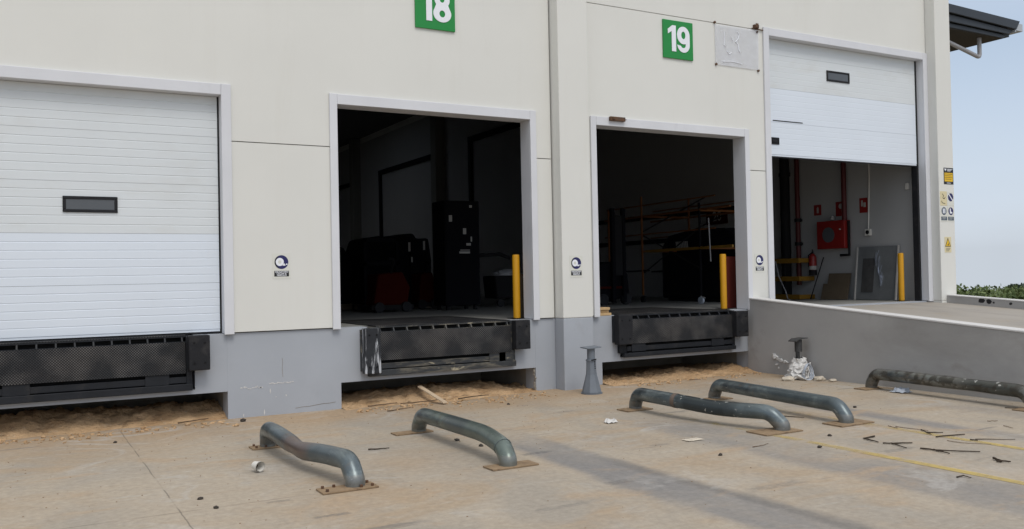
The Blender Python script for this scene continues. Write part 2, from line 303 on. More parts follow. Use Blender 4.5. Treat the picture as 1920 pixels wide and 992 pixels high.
# ------------------------------------------------------------------ mesh helpers
class MB:
    def __init__(s): s.bm = bmesh.new()
    def box(s, x0, x1, y0, y1, z0, z1):
        v = [s.bm.verts.new(p) for p in ((x0,y0,z0),(x1,y0,z0),(x1,y1,z0),(x0,y1,z0),(x0,y0,z1),(x1,y0,z1),(x1,y1,z1),(x0,y1,z1))]
        for f in ((3,2,1,0),(4,5,6,7),(0,1,5,4),(1,2,6,5),(2,3,7,6),(3,0,4,7)): s.bm.faces.new([v[i] for i in f])
        return s
    def obox(s, c, ax, ay, az):
        """box from centre and three half-axis vectors"""
        c, ax, ay, az = Vector(c), Vector(ax), Vector(ay), Vector(az)
        v = [s.bm.verts.new(c+i*ax+j*ay+k*az) for k in (-1, 1) for (i, j) in ((-1,-1),(1,-1),(1,1),(-1,1))]
        for f in ((3,2,1,0),(4,5,6,7),(0,1,5,4),(1,2,6,5),(2,3,7,6),(3,0,4,7)): s.bm.faces.new([v[i] for i in f])
        return s
    def prism(s, pts, d):
        """closed polygon (list of 3D points) extruded by vector d"""
        d = Vector(d)
        a = [s.bm.verts.new(p) for p in pts]; b = [s.bm.verts.new(Vector(p)+d) for p in pts]
        n = len(a)
        s.bm.faces.new(a); s.bm.faces.new(b[::-1])
        for i in range(n): s.bm.faces.new((a[i], b[i], b[(i+1) % n], a[(i+1) % n]))
        return s
    def tube(s, path, r, seg=16, caps=True, wob=0):
        P = [Vector(p) for p in path]; rs = r if isinstance(r, (list, tuple)) else [r]*len(P)
        rings = []; prev = None
        for i, p in enumerate(P):
            if i == 0: t = P[1]-P[0]
            elif i == len(P)-1: t = P[-1]-P[-2]
            else: t = (P[i+1]-P[i]).normalized()+(P[i]-P[i-1]).normalized()
            t.normalize()
            if prev is None:
                a = Vector((0, 0, 1)) if abs(t.z) < .9 else Vector((1, 0, 0))
                u = t.cross(a).normalized()
            else:
                u = (prev - t*prev.dot(t)).normalized()
            prev = u; v = t.cross(u)
            ring = []
            for k in range(seg):
                an = 2*math.pi*k/seg; rr = rs[i]*(1+wob*(random.random()-.5))
                ring.append(s.bm.verts.new(p+rr*(math.cos(an)*u+math.sin(an)*v)))
            rings.append(ring)
        for a, b in zip(rings, rings[1:]):
            for k in range(seg): s.bm.faces.new((a[k], a[(k+1) % seg], b[(k+1) % seg], b[k]))
        if caps: s.bm.faces.new(rings[0][::-1]); s.bm.faces.new(rings[-1])
        return s
    def cyl(s, x, y, z0, z1, r, seg=24, r2=None):
        return s.tube([(x, y, z0), (x, y, z1)], [r, r if r2 is None else r2], seg)
    def disc(s, pts, mirror=False):
        s.bm.faces.new([s.bm.verts.new(p) for p in pts]); return s
    def blob(s, c, r, sub=2, amp=.35, sq=(1, 1, 1)):
        t = bmesh.new(); bmesh.ops.create_icosphere(t, subdivisions=sub, radius=1)
        mp = {}
        for v in t.verts:
            k = 1+amp*(random.random()-.5)
            mp[v.index] = s.bm.verts.new((c[0]+v.co.x*r*k*sq[0], c[1]+v.co.y*r*k*sq[1], c[2]+v.co.z*r*k*sq[2]))
        t.verts.ensure_lookup_table()
        for f in t.faces: s.bm.faces.new([mp[v.index] for v in f.verts])
        t.free(); return s
    def build(s, name, m, parent=None, base=None, bevel=0, smooth=False):
        """link as ONE mesh object. base: world point that becomes the local origin (inherited from the parent)"""
        if parent is not None:
            b = Vector(parent['_b']); loc = (0, 0, 0)
        else:
            b = Vector(base or (0, 0, 0)); loc = b
        bmesh.ops.recalc_face_normals(s.bm, faces=s.bm.faces)
        for v in s.bm.verts: v.co -= b
        me = bpy.data.meshes.new(name); s.bm.to_mesh(me); s.bm.free()
        me.materials.append(M[m] if isinstance(m, str) else m)
        o = bpy.data.objects.new(name, me); COL.objects.link(o); o.location = loc
        if parent is not None: o.parent = parent
        o['_b'] = tuple(b)
        if smooth:
            for p in me.polygons: p.use_smooth = True
            md = o.modifiers.new('split', 'EDGE_SPLIT'); md.split_angle = R(38)
        if bevel:
            md = o.modifiers.new('bevel', 'BEVEL'); md.width = bevel; md.segments = 2; md.limit_method = 'ANGLE'; md.angle_limit = R(40)
        return o

def tag(o, label, cat, group=None):
    o['label'] = label; o['category'] = cat
    if group: o['group'] = group
    return o
def thing(name, label, cat, base, group=None):
    o = bpy.data.objects.new(name, None); COL.objects.link(o); o.location = base; o['_b'] = tuple(base)
    o.empty_display_size = .1
    return tag(o, label, cat, group)
def struct(o, kind='structure'): o['kind'] = kind; return o
def copy_tree(o, parent=None):
    c = o.copy(); COL.objects.link(c)
    if parent is not None: c.parent = parent
    for ch in list(o.children): copy_tree(ch, c)
    return c

def text_mesh(txt, size, m, parent, x, y, z, name, bold=0.0, axis='front', align='CENTER', sx=1.0):
    cu = bpy.data.curves.new(name, 'FONT'); cu.body = txt; cu.size = size; cu.align_x = align; cu.align_y = 'CENTER'; cu.offset = bold; cu.extrude = .0006
    t = bpy.data.objects.new(name, cu); COL.objects.link(t)
    dg = bpy.context.evaluated_depsgraph_get()
    me = bpy.data.meshes.new_from_object(t.evaluated_get(dg))
    bpy.data.objects.remove(t); bpy.data.curves.remove(cu)
    b = Vector(parent['_b'])
    for v in me.vertices:
        a, c = v.co.x*sx, v.co.y
        if axis == 'front': p = Vector((x+a, y-v.co.z, z+c))
        else: p = Vector((x-v.co.z, y-a, z+c))        # on a wall that faces -X
        v.co = p-b
    me.materials.clear(); me.materials.append(M[m])
    o = bpy.data.objects.new(name, me); COL.objects.link(o); o.parent = parent; o['_b'] = tuple(b)
    return o

# ------------------------------------------------------------------ ground, ramp, markings (structure)
def build_ground():
    mb = MB(); bm = mb.bm
    xs = [-3000, -600, -120, -40, -14, 0, 8, 16, 22, 30, 45, 60, 90, 150, 400, 1200, 4500]
    ys = [-3000, -600, -120, -40, -20, -8, -1, .0, 1, 12, 30, 50, 80, 150, 400, 1200, 4500]
    def z(x, y):
        d = max(0, x-22, y-60)
        return -0.022*d if d < 60 else -1.32-.06*(d-60)
    g = [[bm.verts.new((x, y, z(x, y))) for y in ys] for x in xs]
    for i in range(len(xs)-1):
        for j in range(len(ys)-1): bm.faces.new((g[i][j], g[i+1][j], g[i+1][j+1], g[i][j+1]))
    struct(mb.build('ground', 'ground'))
build_ground()

RZ = lambda y: 1.07 if y > 0 else 1.045+.066*y
mb = MB()
ys = [.25, .0, -.02, -2, -4, -6, -8, -10, -12, -14, -15.8]
for a, b in zip(ys, ys[1:]):
    v = [mb.bm.verts.new(p) for p in ((11.3, a, RZ(a)), (16.3, a, RZ(a)), (16.3, b, RZ(b)), (11.3, b, RZ(b)))]; mb.bm.faces.new(v)
bmesh.ops.remove_doubles(mb.bm, verts=mb.bm.verts, dist=.001)
struct(mb.build('ramp', 'ramp'))

for x0, nm in ((6.86, 'near'), (8.17, 'far')):
    mb = MB(); ys = [-2.2-.5*i for i in range(24)]
    for a, b in zip(ys, ys[1:]):
        mb.bm.faces.new([mb.bm.verts.new(p) for p in ((x0, a, .004), (x0+.11, a, .004), (x0+.11, b, .004), (x0, b, .004))])
    struct(mb.build('road_marking', 'line'))

# ------------------------------------------------------------------ warehouse
WH = thing('warehouse', 'cream warehouse with grey plinth, numbered loading bays and roller doors', 'warehouse', (0, 0, 0))
FY = -.03           # front of the cream panels
D17, D18, D19, D20 = (-.62, 2.29), (3.79, 6.77), (7.97, 11.09), (11.72, 15.94)
T3, T20 = 4.06, 5.90
TOPZ = 9.2
def wallpiece(*bs):
    mb = MB()
    for b in bs: mb.box(b[0], b[1], FY, .04, b[2], b[3])
    return mb.build('wall_panel', 'cream', WH)
J = .006
# low panels, below the joint at 3.49
wallpiece((-14, D17[0]-.04, 1.085, 3.49-J)); wallpiece((D17[1]+.04, D18[0]-.04, 1.085, 3.49-J))
wallpiece((D18[1]+.04, 7.145, 1.085, 3.49-J)); wallpiece((7.18, D19[0]-.04, 1.085, 3.49-J)); wallpiece((D19[1]+.04, D20[0]-.04, 1.085, 3.49-J))
# high panels
wallpiece((-14, D17[0]-.04, 3.49+J, T3+.04), (D17[1]+.04, D18[0]-.04, 3.49+J, T3+.04), (D18[1]+.04, 7.145, 3.49+J, T3+.04), (-14, 7.145, T3+.04, TOPZ))
wallpiece((7.18, D19[0]-.04, 3.49+J, T3+.04), (D19[1]+.04, D20[0]-.04, 3.49+J, T3+.04), (7.18, D20[0]-.04, T3+.04, 5.98-J))
wallpiece((7.18, D20[0]-.04, 5.98+J, TOPZ), (D20[0]-.04, D20[1]+.04, T20+.04, TOPZ), (D20[1]+.04, 16.06, 1.085, TOPZ))
# structural wall behind the panels
mb = MB()
for b in ((-14, D17[0]-.04, 1.07, TOPZ), (D17[0]-.04, D17[1]+.04, T3+.04, TOPZ), (D17[1]+.04, D18[0]-.04, 1.07, TOPZ), (D18[0]-.04, D18[1]+.04, T3+.04, TOPZ),
          (D18[1]+.04, D19[0]-.04, 1.07, TOPZ), (D19[0]-.04, D19[1]+.04, T3+.04, TOPZ), (D19[1]+.04, D20[0]-.04, 1.07, TOPZ), (D20[0]-.04, D20[1]+.04, T20+.04, TOPZ), (D20[1]+.04, 16.04, 1.07, TOPZ)):
    mb.box(b[0], b[1], .042, .2, b[2], b[3])
mb.build('wall', 'pitwall', WH)
# plinth with the three pit openings
mb = MB()
for b in ((-14, -.74, 0, 1.07), (2.33, 3.80, -.3, 1.07), (6.82, 8.03, -.3, 1.07), (11.12, 16.04, -.3, 1.066)):
    mb.box(b[0], b[1], 0, .3, b[2], b[3])
for x0, x1, a, b in ((-.74, 2.33, -.36, 1.94), (3.80, 6.82, 4.18, 6.46), (8.03, 11.12, 8.38, 10.75)):
    mb.box(x0, a, .002, .3, .345, 1.069); mb.box(b, x1, .002, .3, .345, 1.069); mb.box(a, b, .002, .3, .345, .40)
mb.build('plinth', 'plinth', WH)
# dried paint splashes and chips on the plinth
mb = MB(); rnd = random.Random(8)
def splash(x, y, z, w, h):
    n = 9; mb.prism([(x+w*math.cos(2*math.pi*i/n)*rnd.uniform(.5, 1.2), y-.0015, z+h*math.sin(2*math.pi*i/n)*rnd.uniform(.4, 1.3)) for i in range(n)], (0, -.0012, 0))
for k in range(10): splash(2.50+.028*k+rnd.uniform(-.01, .01), 0, .375-.002*k+.012*math.sin(k*1.3)+.018*(k > 6), .020, .009)
mb.build('paint_splash', 'scrap', WH); mb = MB()
for k in range(12): splash(2.86+.026*k, 0, .405+.006*math.sin(k*1.9), .021, .007)
mb.build('paint_splash', 'scrap', WH)
for x, z, h in ((2.86, .31, .03), (2.93, .23, .008), (3.06, .24, .012), (2.78, .05, .045), (2.52, .03, .02)):
    mb = MB(); splash(x, 0, z, .008, h); mb.build('paint_drip', 'scrap', WH)
mb = MB(); mb.tube([(3.18+.09*i, -.0005, .062+.004*math.sin(i*2.1)+.006*i) for i in range(7)], .0035, 5); mb.build('crack', 'pitwall', WH)
mb = MB(); mb.tube([(3.02+.004*math.sin(i*2), -.0005, .72-.06*i) for i in range(5)], .0025, 5); mb.build('crack', 'pitwall', WH)
# broken concrete at the corner of the pit under door 18
mb = MB()
for k in range(9):
    random.seed(90+k); mb.blob((6.815+random.uniform(-.008, .012), .015+random.uniform(0, .03), .03+.036*k), .03, 1, .9, (.7, .8, 1.1))
mb.build('broken_edge', 'pitwall', WH)
# pits
mb = MB()
for x0, x1 in ((-.74, 2.33), (3.80, 6.82), (8.03, 11.12)):
    mb.box(x0-.2, x1+.2, 1.8, 2.0, -.3, 1.04); mb.box(x0-.2, x0-.005, .302, 1.8, -.3, 1.04); mb.box(x1+.005, x1+.2, .302, 1.8, -.3, 1.04); mb.box(x0, x1, .302, 1.8, .5, .56)
mb.build('pit_lining', 'pitwall', WH)
# pilasters
for x0, x1, z0 in ((7.17, 7.71, -.2), (16.07, 16.54, .6)):
    mb = MB(); mb.box(x0, x1, -.25, .04, 1.075, TOPZ); mb.build('pilaster', 'cream', WH, bevel=.012)
mb = MB(); mb.box(7.172, 7.708, -.249, -.002, -.2, 1.073); mb.build('pilaster_base', 'plinth', WH, bevel=.012)
mb = MB(); mb.box(16.072, 16.538, -.249, .3, 0, 1.073); mb.build('pilaster_base', 'cream', WH)
# envelope
mb = MB(); mb.box(16.07, 16.52, .2, 45, 0, TOPZ); mb.build('end_wall', 'cream', WH)
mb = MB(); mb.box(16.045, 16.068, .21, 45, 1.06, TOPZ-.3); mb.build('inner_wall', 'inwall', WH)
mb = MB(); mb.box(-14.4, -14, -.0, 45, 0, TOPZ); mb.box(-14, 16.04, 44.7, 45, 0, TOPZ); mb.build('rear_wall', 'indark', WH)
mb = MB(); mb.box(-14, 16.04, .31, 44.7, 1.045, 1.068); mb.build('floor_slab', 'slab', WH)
mb = MB(); mb.box(-14.4, 16.54, -.05, 26, TOPZ+.002, TOPZ+.25); mb.box(-14.4, 16.54, 28, 45, TOPZ+.002, TOPZ+.25); mb.box(-14.4, -8, 26, 28, TOPZ+.002, TOPZ+.25); mb.box(12, 16.54, 26, 28, TOPZ+.002, TOPZ+.25); mb.build('roof', 'roofin', WH)   # unseen roof gap, added to light the far hall wall
# inner columns along the end wall
for y in (12.5, 23.0, 33.5):
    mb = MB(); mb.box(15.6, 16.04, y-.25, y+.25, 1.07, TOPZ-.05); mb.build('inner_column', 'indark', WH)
# door frames
def door_frame(x0, x1, top, fr, zb=1.075):
    mb = MB()
    mb.box(x0-fr, x0, -.065, FY-.001, zb-.015, top+.14); mb.box(x1, x1+fr, -.065, FY-.001, zb-.015, top+.14); mb.box(x0+.001, x1-.001, -.064, FY-.001, top, top+.137)
    mb.box(x0-.035, x0-.001, FY, .24, zb, top+.035); mb.box(x1+.001, x1+.035, FY, .24, zb, top+.035); mb.box(x0-.001, x1+.001, FY, .24, top+.001, top+.035)
    return mb.build('door_frame', 'frame', WH, bevel=.006)
door_frame(*D17, T3, .12); door_frame(*D18, T3, .105); door_frame(*D19, T3, .105); door_frame(*D20, T20, .13)

# sectional doors
def ribbed(mb, x0, x1, y, z0, z1, n, depth, g=.007):
    """front skin with real grooves, 5 cm thick"""
    prof = [(y+.05, z0), (y, z0)]
    for i in range(1, n):
        z = z0+(z1-z0)*i/n
        prof += [(y, z-g), (y+depth, z-g*.35), (y+depth, z+g*.35), (y, z+g)]
    prof += [(y, z1), (y+.05, z1)]
    mb.prism([(x0, a, b) for a, b in prof], (x1-x0, 0, 0))
def sectional(x0, x1, zb, zt, hi_from, label, ribs, depth, win, handle=None, rw=.055):
    rail = MB(); rail.box(x0+.002, x0+.028, .165, .23, 1.07, zt+.6); rail2 = MB(); rail2.box(x1-rw+.005, x1-.002, .10, .23, 1.072, zt+.6)
    d = MB(); d.box(x0+.03, x1-rw, .106, .15, zb, zb+.03)
    door = d.build('sectional_door', 'door_lo', WH); door['label'] = label
    z = zb+.03; k = 0; H = .612
    while z < zt:
        z1 = min(zb+(k+1)*H, zt); p = MB(); ribbed(p, x0+.03, x1-rw, .10, z+.0015, z1-.0015, max(2, round(ribs*(z1-z)/H)), depth)
        p.build('door_section', 'door_hi' if z > hi_from else 'door_lo', door)
        z = z1; k += 1
    b = MB(); b.box(x0+.03, x1-rw, .112, .145, zb-.022, zb-.001); b.build('bottom_seal', 'black', door)
    back = MB(); back.box(x0+.035, x1-rw-.005, .15, .155, zb, zt); back.build('door_backing', 'dark', door)
    wx0, wx1, wz0, wz1 = win; t = .035
    f = MB(); f.box(wx0, wx1, .082, .11, wz0, wz0+t); f.box(wx0, wx1, .082, .11, wz1-t, wz1); f.box(wx0, wx0+t, .082, .11, wz0+t, wz1-t); f.box(wx1-t, wx1, .082, .11, wz0+t, wz1-t)
    f.build('window_frame', 'black', door, bevel=.006)
    g = MB(); g.box(wx0+t, wx1-t, .092, .108, wz0+t, wz1-t); g.build('window_pane', 'glass', door)
    if handle:
        hx0, hx1, hz0, hz1 = handle
        h = MB(); h.box(hx0, hx1, .088, .108, hz0, hz0+.018); h.box(hx0, hx1, .088, .108, hz1-.018, hz1); h.box(hx0, hx0+.02, .088, .108, hz0+.018, hz1-.018); h.box(hx1-.02, hx1, .088, .108, hz0+.018, hz1-.018)
        h.box(hx0+.02, hx1-.02, .097, .108, hz0+.018, hz1-.018); h.box(hx0+.07, hx1-.05, .084, .09, hz0+.045, hz1-.045)
        h.build('handle', 'black', door)
        s = MB(); s.box(hx0+.10, hx0+.85, .094, .106, 4.425, 4.44); s.build('lift_strip', 'dark', door)
    rail.build('guide_rail', 'black', WH); rail2.build('guide_rail', 'black', WH)
    return door
sectional(D17[0], D17[1], 1.10, T3-.002, 2.3, 'closed white roller door with ribbed panels', 6, .004, (.51, 1.10, 2.57, 2.76), rw=.022)
sectional(D20[0], D20[1], 3.79, T20-.002, 5.0, 'white roller door raised half way', 6, .0014, (13.34, 13.96, 5.27, 5.47), (11.83, 12.07, 4.0, 4.125))

# ------------------------------------------------------------------ ramp walls
def top(y): return 1.275+.077*y
t = thing('ramp_wall', 'bare grey concrete wall flanking the ramp below the half open door', 'wall', (11.2, -7, 0))
mb = MB(); mb.prism([(11.1, -.004, -.3), (11.1, -.004, top(0)-.03), (11.1, -15, top(-15)-.03), (11.1, -15, -.3)], (.25, 0, 0)); mb.build('wall', 'rampwall', t)
mb = MB(); mb.prism([(11.092, -.004, top(0)-.028), (11.092, -.004, top(0)), (11.092, -15, top(-15)), (11.092, -15, top(-15)-.028)], (.266, 0, 0)); mb.build('lit_top', 'lit_top', t, bevel=.008)  # top layer of the same wall, coloured lighter as if lit by the sky
t = thing('low_wall', 'low grey concrete wall along the far edge of the ramp', 'wall', (16.35, -7, 0))
lt = lambda y: 1.205+.066*y
mb = MB(); mb.prism([(16.22, -.255, -.3), (16.22, -.255, lt(-.25)-.025), (16.22, -15, lt(-15)-.025), (16.22, -15, -.3)], (.25, 0, 0)); mb.build('wall', 'rampwall', t)
mb = MB(); mb.prism([(16.215, -.255, lt(-.25)-.023), (16.215, -.255, lt(-.25)), (16.215, -15, lt(-15)), (16.215, -15, lt(-15)-.023)], (.26, 0, 0)); mb.build('lit_top', 'lit_top', t, bevel=.006)  # low wall top, sky brightness painted in here too
for k, (y, zz, s) in enumerate(((-.98, .0, 1), (-1.13, -.01, .9), (-1.22, -.03, .35), (-1.55, -.02, .5))):
    mb = MB(); n = 7
    pts = [(16.2185, y-.055*s*math.cos(2*math.pi*i/n)*(1+.4*random.random()), lt(y)-.065+zz*.5-.04*s*math.sin(2*math.pi*i/n)*(1+.6*random.random())) for i in range(n)]
    mb.disc(pts); mb.build('paint_mark', 'ink', t)

# ------------------------------------------------------------------ dock levellers
def leveller(cx, hw, label, kind):
    t = thing('dock_leveller', label, 'dock leveller', (cx, 0, 1.07), 'dock levellers under the loading doors')
    steel = 'wornpaint' if kind == 'worn' else 'blackpaint'
    L0, L1 = cx-hw, cx+hw                    # bumper outer edges
    f0, f1 = L0+.10, L1-.19                  # frame
    p0, p1 = L0+.25, L1-.27                  # lip plate
    if kind == 'left': f0, p0 = L0+.11, L0+.27
    mb = MB(); mb.box(f0, p0-.012, -.055, .28, .47, 1.064); mb.build('side_post', steel, t, bevel=.004); mb = MB(); mb.box(p1+.012, f1, -.055, .28, .47, 1.064); mb.build('side_post', steel, t, bevel=.004)
    mb = MB()
    if kind == 'tidy':
        mb.box(f0+.06, f1-.02, -.10, -.02, .405, .47)
    else: mb.box(f0, f1, -.085, .0, .402, .485)
    mb.build('bottom_rail', steel, t, bevel=.006)
    mb = MB(); mb.box(p0-.01, p1+.01, -.06, -.03, .497, .572); mb.build('upper_rail', steel, t, bevel=.004)
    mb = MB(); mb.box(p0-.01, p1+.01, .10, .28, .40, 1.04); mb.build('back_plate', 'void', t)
    w_ = .27
    for x in (p0+.08 if kind != 'worn' else p1-.36, p1-.46 if kind != 'worn' else p1-.2):
        mb = MB(); mb.box(x, x+w_, -.073, -.061, .487, .635); mb.build('lip_keeper', steel, t, bevel=.003)
    # hanging lip with tread, slightly leaning out at the bottom
    mb = MB(); mb.prism([(p0, -.045, .995), (p0, -.070, .995), (p0, -.088, .615), (p0, -.063, .612)], (p1-p0, 0, 0)); mb.build('lip_plate', 'tread', t)
    mb = MB(); mb.box(p0-.01, p1+.01, -.04, .02, .985, 1.0); mb.box(p0-.01, p1+.01, -.02, .28, 1.052, 1.066); mb.build('hinge_bar', steel, t)
    n = 10
    for i in range(n+1):
        x = p0+.02+(p1-p0-.06)*i/n
        mb = MB(); mb.prism([(x, -.05, 1.0), (x, .03, 1.0), (x, .03, 1.05), (x, -.02, 1.05)], (.018, 0, 0))
        mb.build('hinge_lug', steel, t)
    mb = MB(); mb.box(p0-.02, p1+.02, -.015, 2.2, 1.069, 1.078); mb.build('deck', 'tread', t)
    bl = (L0, L0+.23, .62, 1.075); br = (L1-.245, L1, .65, 1.075)
    if kind == 'worn': bl = (L0+.005, L0+.23, .45, 1.06)
    if kind == 'tidy': bl = (L0, L0+.27, .615, 1.085); br = (L1-.27, L1, .62, 1.055)
    for b, m_ in ((bl, 'smear' if kind == 'worn' else 'black'), (br, 'black')):
        mb = MB(); mb.box(b[0], b[1], -.19, -.058, b[2], b[3])
        o = mb.build('bumper', m_, t, bevel=.01)
        for xx in (b[0]+.06, b[1]-.06):
            for zz in (b[2]+.09, b[3]-.09): mb = MB(); mb.tube([(xx, -.197, zz), (xx, -.185, zz)], .014, 8); mb.build('bolt', 'dark', o)
    if kind == 'worn': bmx = [c for c in t.children if c.name.startswith('bumper')][0]; bmx['label'] = 'bumper streaked with dried white drips'
    mb = MB(); mb.box(L0+.0, L0+.1, -.058, .01, bl[2]+.03, bl[3]-.02); mb.build('bumper_bracket', steel, t); mb = MB(); mb.box(L1-.19, L1-.01, -.058, .01, br[2]+.02, br[3]-.02); mb.build('bumper_bracket', steel, t)
    return t
leveller(.81, 1.28, 'black dock leveller beneath the closed roller door', 'left')
leveller(5.35, 1.28, 'scuffed dock leveller under door 18, white drips on its left bumper', 'worn')
leveller(9.59, 1.36, 'dark dock leveller under door 19 with a clean tread plate', 'tidy')

# ------------------------------------------------------------------ number signs
def arc(cx, cz, rx, rz, a0, a1, n=16): return [(cx+rx*math.cos(R(a0+(a1-a0)*i/n)), cz+rz*math.sin(R(a0+(a1-a0)*i/n))) for i in range(n+1)]
def fill_loops(loops, x, z, s, y, th, name, parent, m='white'):
    cu = bpy.data.curves.new(name, 'CURVE'); cu.dimensions = '2D'; cu.fill_mode = 'BOTH'; cu.extrude = th
    for lp in loops:
        sp = cu.splines.new('POLY'); sp.points.add(len(lp)-1); sp.use_cyclic_u = True
        for p, q in zip(sp.points, lp): p.co = (q[0]*s, q[1]*s, 0, 1)
    t = bpy.data.objects.new(name, cu); COL.objects.link(t)
    me = bpy.data.meshes.new_from_object(t.evaluated_get(bpy.context.evaluated_depsgraph_get()))
    bpy.data.objects.remove(t); bpy.data.curves.remove(cu)
    b = Vector(parent['_b'])
    for v in me.vertices: v.co = Vector((x+v.co.x, y-v.co.z, z+v.co.y))-b
    me.materials.clear(); me.materials.append(M[m])
    o = bpy.data.objects.new(name, me); COL.objects.link(o); o.parent = parent; o['_b'] = tuple(b); return o
ONE = [[(-.02, -.5), (.19, -.5), (.19, .5), (.02, .5), (-.20, .34), (-.20, .16), (-.02, .27)]]
EIGHT = [arc(0, .24, .275, .265, -38, 218, 30)[::1] + arc(0, -.22, .325, .285, 150, 390, 30), arc(0, .245, .085, .095, 0, 348, 22), arc(0, -.225, .105, .115, 0, 348, 22)]
NINE = [arc(0, .16, .31, .34, 0, 290, 34) + [(.11, -.22)] + arc(-.01, -.23, .12, .10, -10, -165, 10) + [(-.31, -.22)] + arc(0, -.19, .31, .315, 187, 360, 20), arc(0, .165, .105, .145, 0, 348, 24)]
def number_sign(x0, x1, z0, z1, second, label, tilt=0):
    t = thing('number_sign', label, 'sign', ((x0+x1)/2, FY, (z0+z1)/2), 'green bay number signs')
    mb = MB(); mb.box(x0, x1, FY-.028, FY-.002, z0, z1); mb.build('sign_plate', 'green', t, bevel=.004)
    cx, cz, s = (x0+x1)/2, (z0+z1)/2+.015, .43
    fill_loops(ONE, cx-.135, cz, s, FY-.032, .003, 'digit', t)
    fill_loops(second, cx+.105, cz, s, FY-.032, .003, 'digit', t)
number_sign(4.945, 5.56, 5.235, 5.86, EIGHT, 'green square sign reading 18 in white, above the open left doorway')
number_sign(9.345, 9.975, 5.27, 5.90, NINE, 'green square sign reading 19 in white, on the wall beside a plastic sheet')

# ------------------------------------------------------------------ wheel chock signs
def circ(cx, cz, r, n=28): return [(cx+r*math.cos(2*math.pi*i/n), cz+r*math.sin(2*math.pi*i/n)) for i in range(n)]
def plate(mb, pts, y, th): mb.prism([(p[0], y, p[1]) for p in pts], (0, -th, 0)); return mb
def chock_sign(x0, z0, y, label):
    t = thing('safety_sign', label, 'sign', (x0+.095, y, z0+.14), 'wheel chock signs on the wall')
    mb = MB(); mb.box(x0-.02, x0+.21, y-.003, y-.0005, z0-.03, z0+.30); mb.build('backing', 'cardpale', t)
    cx, cz = x0+.095, z0+.185
    mb = MB(); plate(mb, circ(cx, cz, .089), y-.0035, .001); mb.build('disc', 'navy', t)
    mb = MB(); ring = circ(cx, cz, .089, 32)
    plate(mb, [p for p in ring[8:25]]+[(cx+.02-.06*math.cos(a)*0-.03+.075*math.cos(a), cz+.075*math.sin(a)) for a in [R(250-10*i) for i in range(0, 15)]], y-.0047, .0005) if False else plate(mb, arc(cx, cz, .0895, .0895, 120, 250, 14)+arc(cx, cz, .074, .080, 250, 120, 14), y-.0047, .0005)
    mb.build('dark_rim', 'ink', t)
    mb = MB(); plate(mb, circ(cx-.022, cz+.002, .052), y-.0047, .0008)
    plate(mb, [(cx+.012, cz-.046), (cx+.052, cz-.046), (cx+.033, cz-.012)], y-.0047, .0008); plate(mb, [(cx+.052, cz-.036), (cx+.077, cz-.036), (cx+.077, cz-.02), (cx+.06, cz-.02)], y-.0047, .0008)
    mb.build('wheel_symbol', 'white', t)
    mb = MB(); plate(mb, circ(cx-.022, cz+.002, .022), y-.0056, .0005); mb.build('hub_symbol', 'cardpale', t)
    mb = MB(); mb.box(x0, x0+.19, y-.0045, y-.0033, z0, z0+.072); mb.build('caption_plate', 'ink', t)
    for i, s in enumerate(('OBLIGATORIO', 'CALZAR EL', 'VEHICULO')): text_mesh(s, .026, 'white', t, cx, y-.0056, z0+.058-.0225*i, 'caption_text', bold=.0006)
chock_sign(2.925, 1.775, FY, 'round navy wheel chock sign on the panel beside the closed roller door')
chock_sign(7.32, 1.715, -.25, 'round navy wheel chock sign on the pilaster between doors 18 and 19')
chock_sign(11.30, 1.735, FY, 'round navy wheel chock sign on the narrow strip right of door 19')

# placards on the end pilaster
PY = -.25
t = thing('notice', 'black notice with yellow panel, topmost of the placards on the end pilaster', 'sign', (16.38, PY, 3.55), 'placards on the end pilaster')
mb = MB(); mb.box(16.225, 16.525, PY-.004, PY-.0005, 3.395, 3.725); mb.build('backing', 'ink', t)
mb = MB(); mb.box(16.245, 16.505, PY-.0055, PY-.0042, 3.45, 3.625); mb.build('yellow_panel', 'signyellow', t)
mb = MB()
for i in range(4): mb.box(16.26, 16.49-.03*(i % 2), PY-.0066, PY-.0056, 3.595-.034*i, 3.603-.034*i)
mb.build('text_line', 'ink', t)
mb = MB(); plate(mb, [(16.245, 3.70), (16.262, 3.71), (16.28, 3.70), (16.298, 3.71), (16.31, 3.70), (16.278, 3.655)], PY-.0042, .001)
for i in range(3): mb.box(16.33, 16.50-.03*i, PY-.0052, PY-.0042, 3.694-.018*i, 3.703-.018*i)
mb.box(16.31, 16.44, PY-.0052, PY-.0042, 3.415, 3.425); mb.build('header_mark', 'white', t)
def placard(label, x0, x1, z0, z1, back):
    t = thing('notice', label, 'sign', ((x0+x1)/2, PY, (z0+z1)/2), 'placards on the end pilaster')
    mb = MB(); mb.box(x0, x1, PY-.004, PY-.0005, z0, z1); mb.build('backing', back, t); return t
t = placard('cream placard with thin black drawing, left of the slashed blue disc', 16.09, 16.30, 2.965, 3.25, 'cardcream')
mb = MB()
for a, b in (((16.16, 3.20), (16.20, 3.16)), ((16.20, 3.16), (16.17, 3.12)), ((16.17, 3.12), (16.22, 3.10)), ((16.22, 3.10), (16.25, 3.14)), ((16.13, 3.06), (16.15, 3.02)), ((16.15, 3.02), (16.24, 3.005))):
    mb.tube([(a[0], PY-.005, a[1]), (b[0], PY-.005, b[1])], .005, 6)
mb.build('drawing', 'ink', t)
t = placard('pale placard with a blue disc crossed by a white slash', 16.31, 16.525, 2.965, 3.25, 'cardpale')
mb = MB(); plate(mb, circ(16.42, 3.135, .082), PY-.0042, .0012); mb.build('disc', 'navy', t)
mb = MB(); plate(mb, [(16.355, 3.19), (16.37, 3.205), (16.487, 3.08), (16.472, 3.065)], PY-.0056, .0008); mb.build('slash', 'white', t)
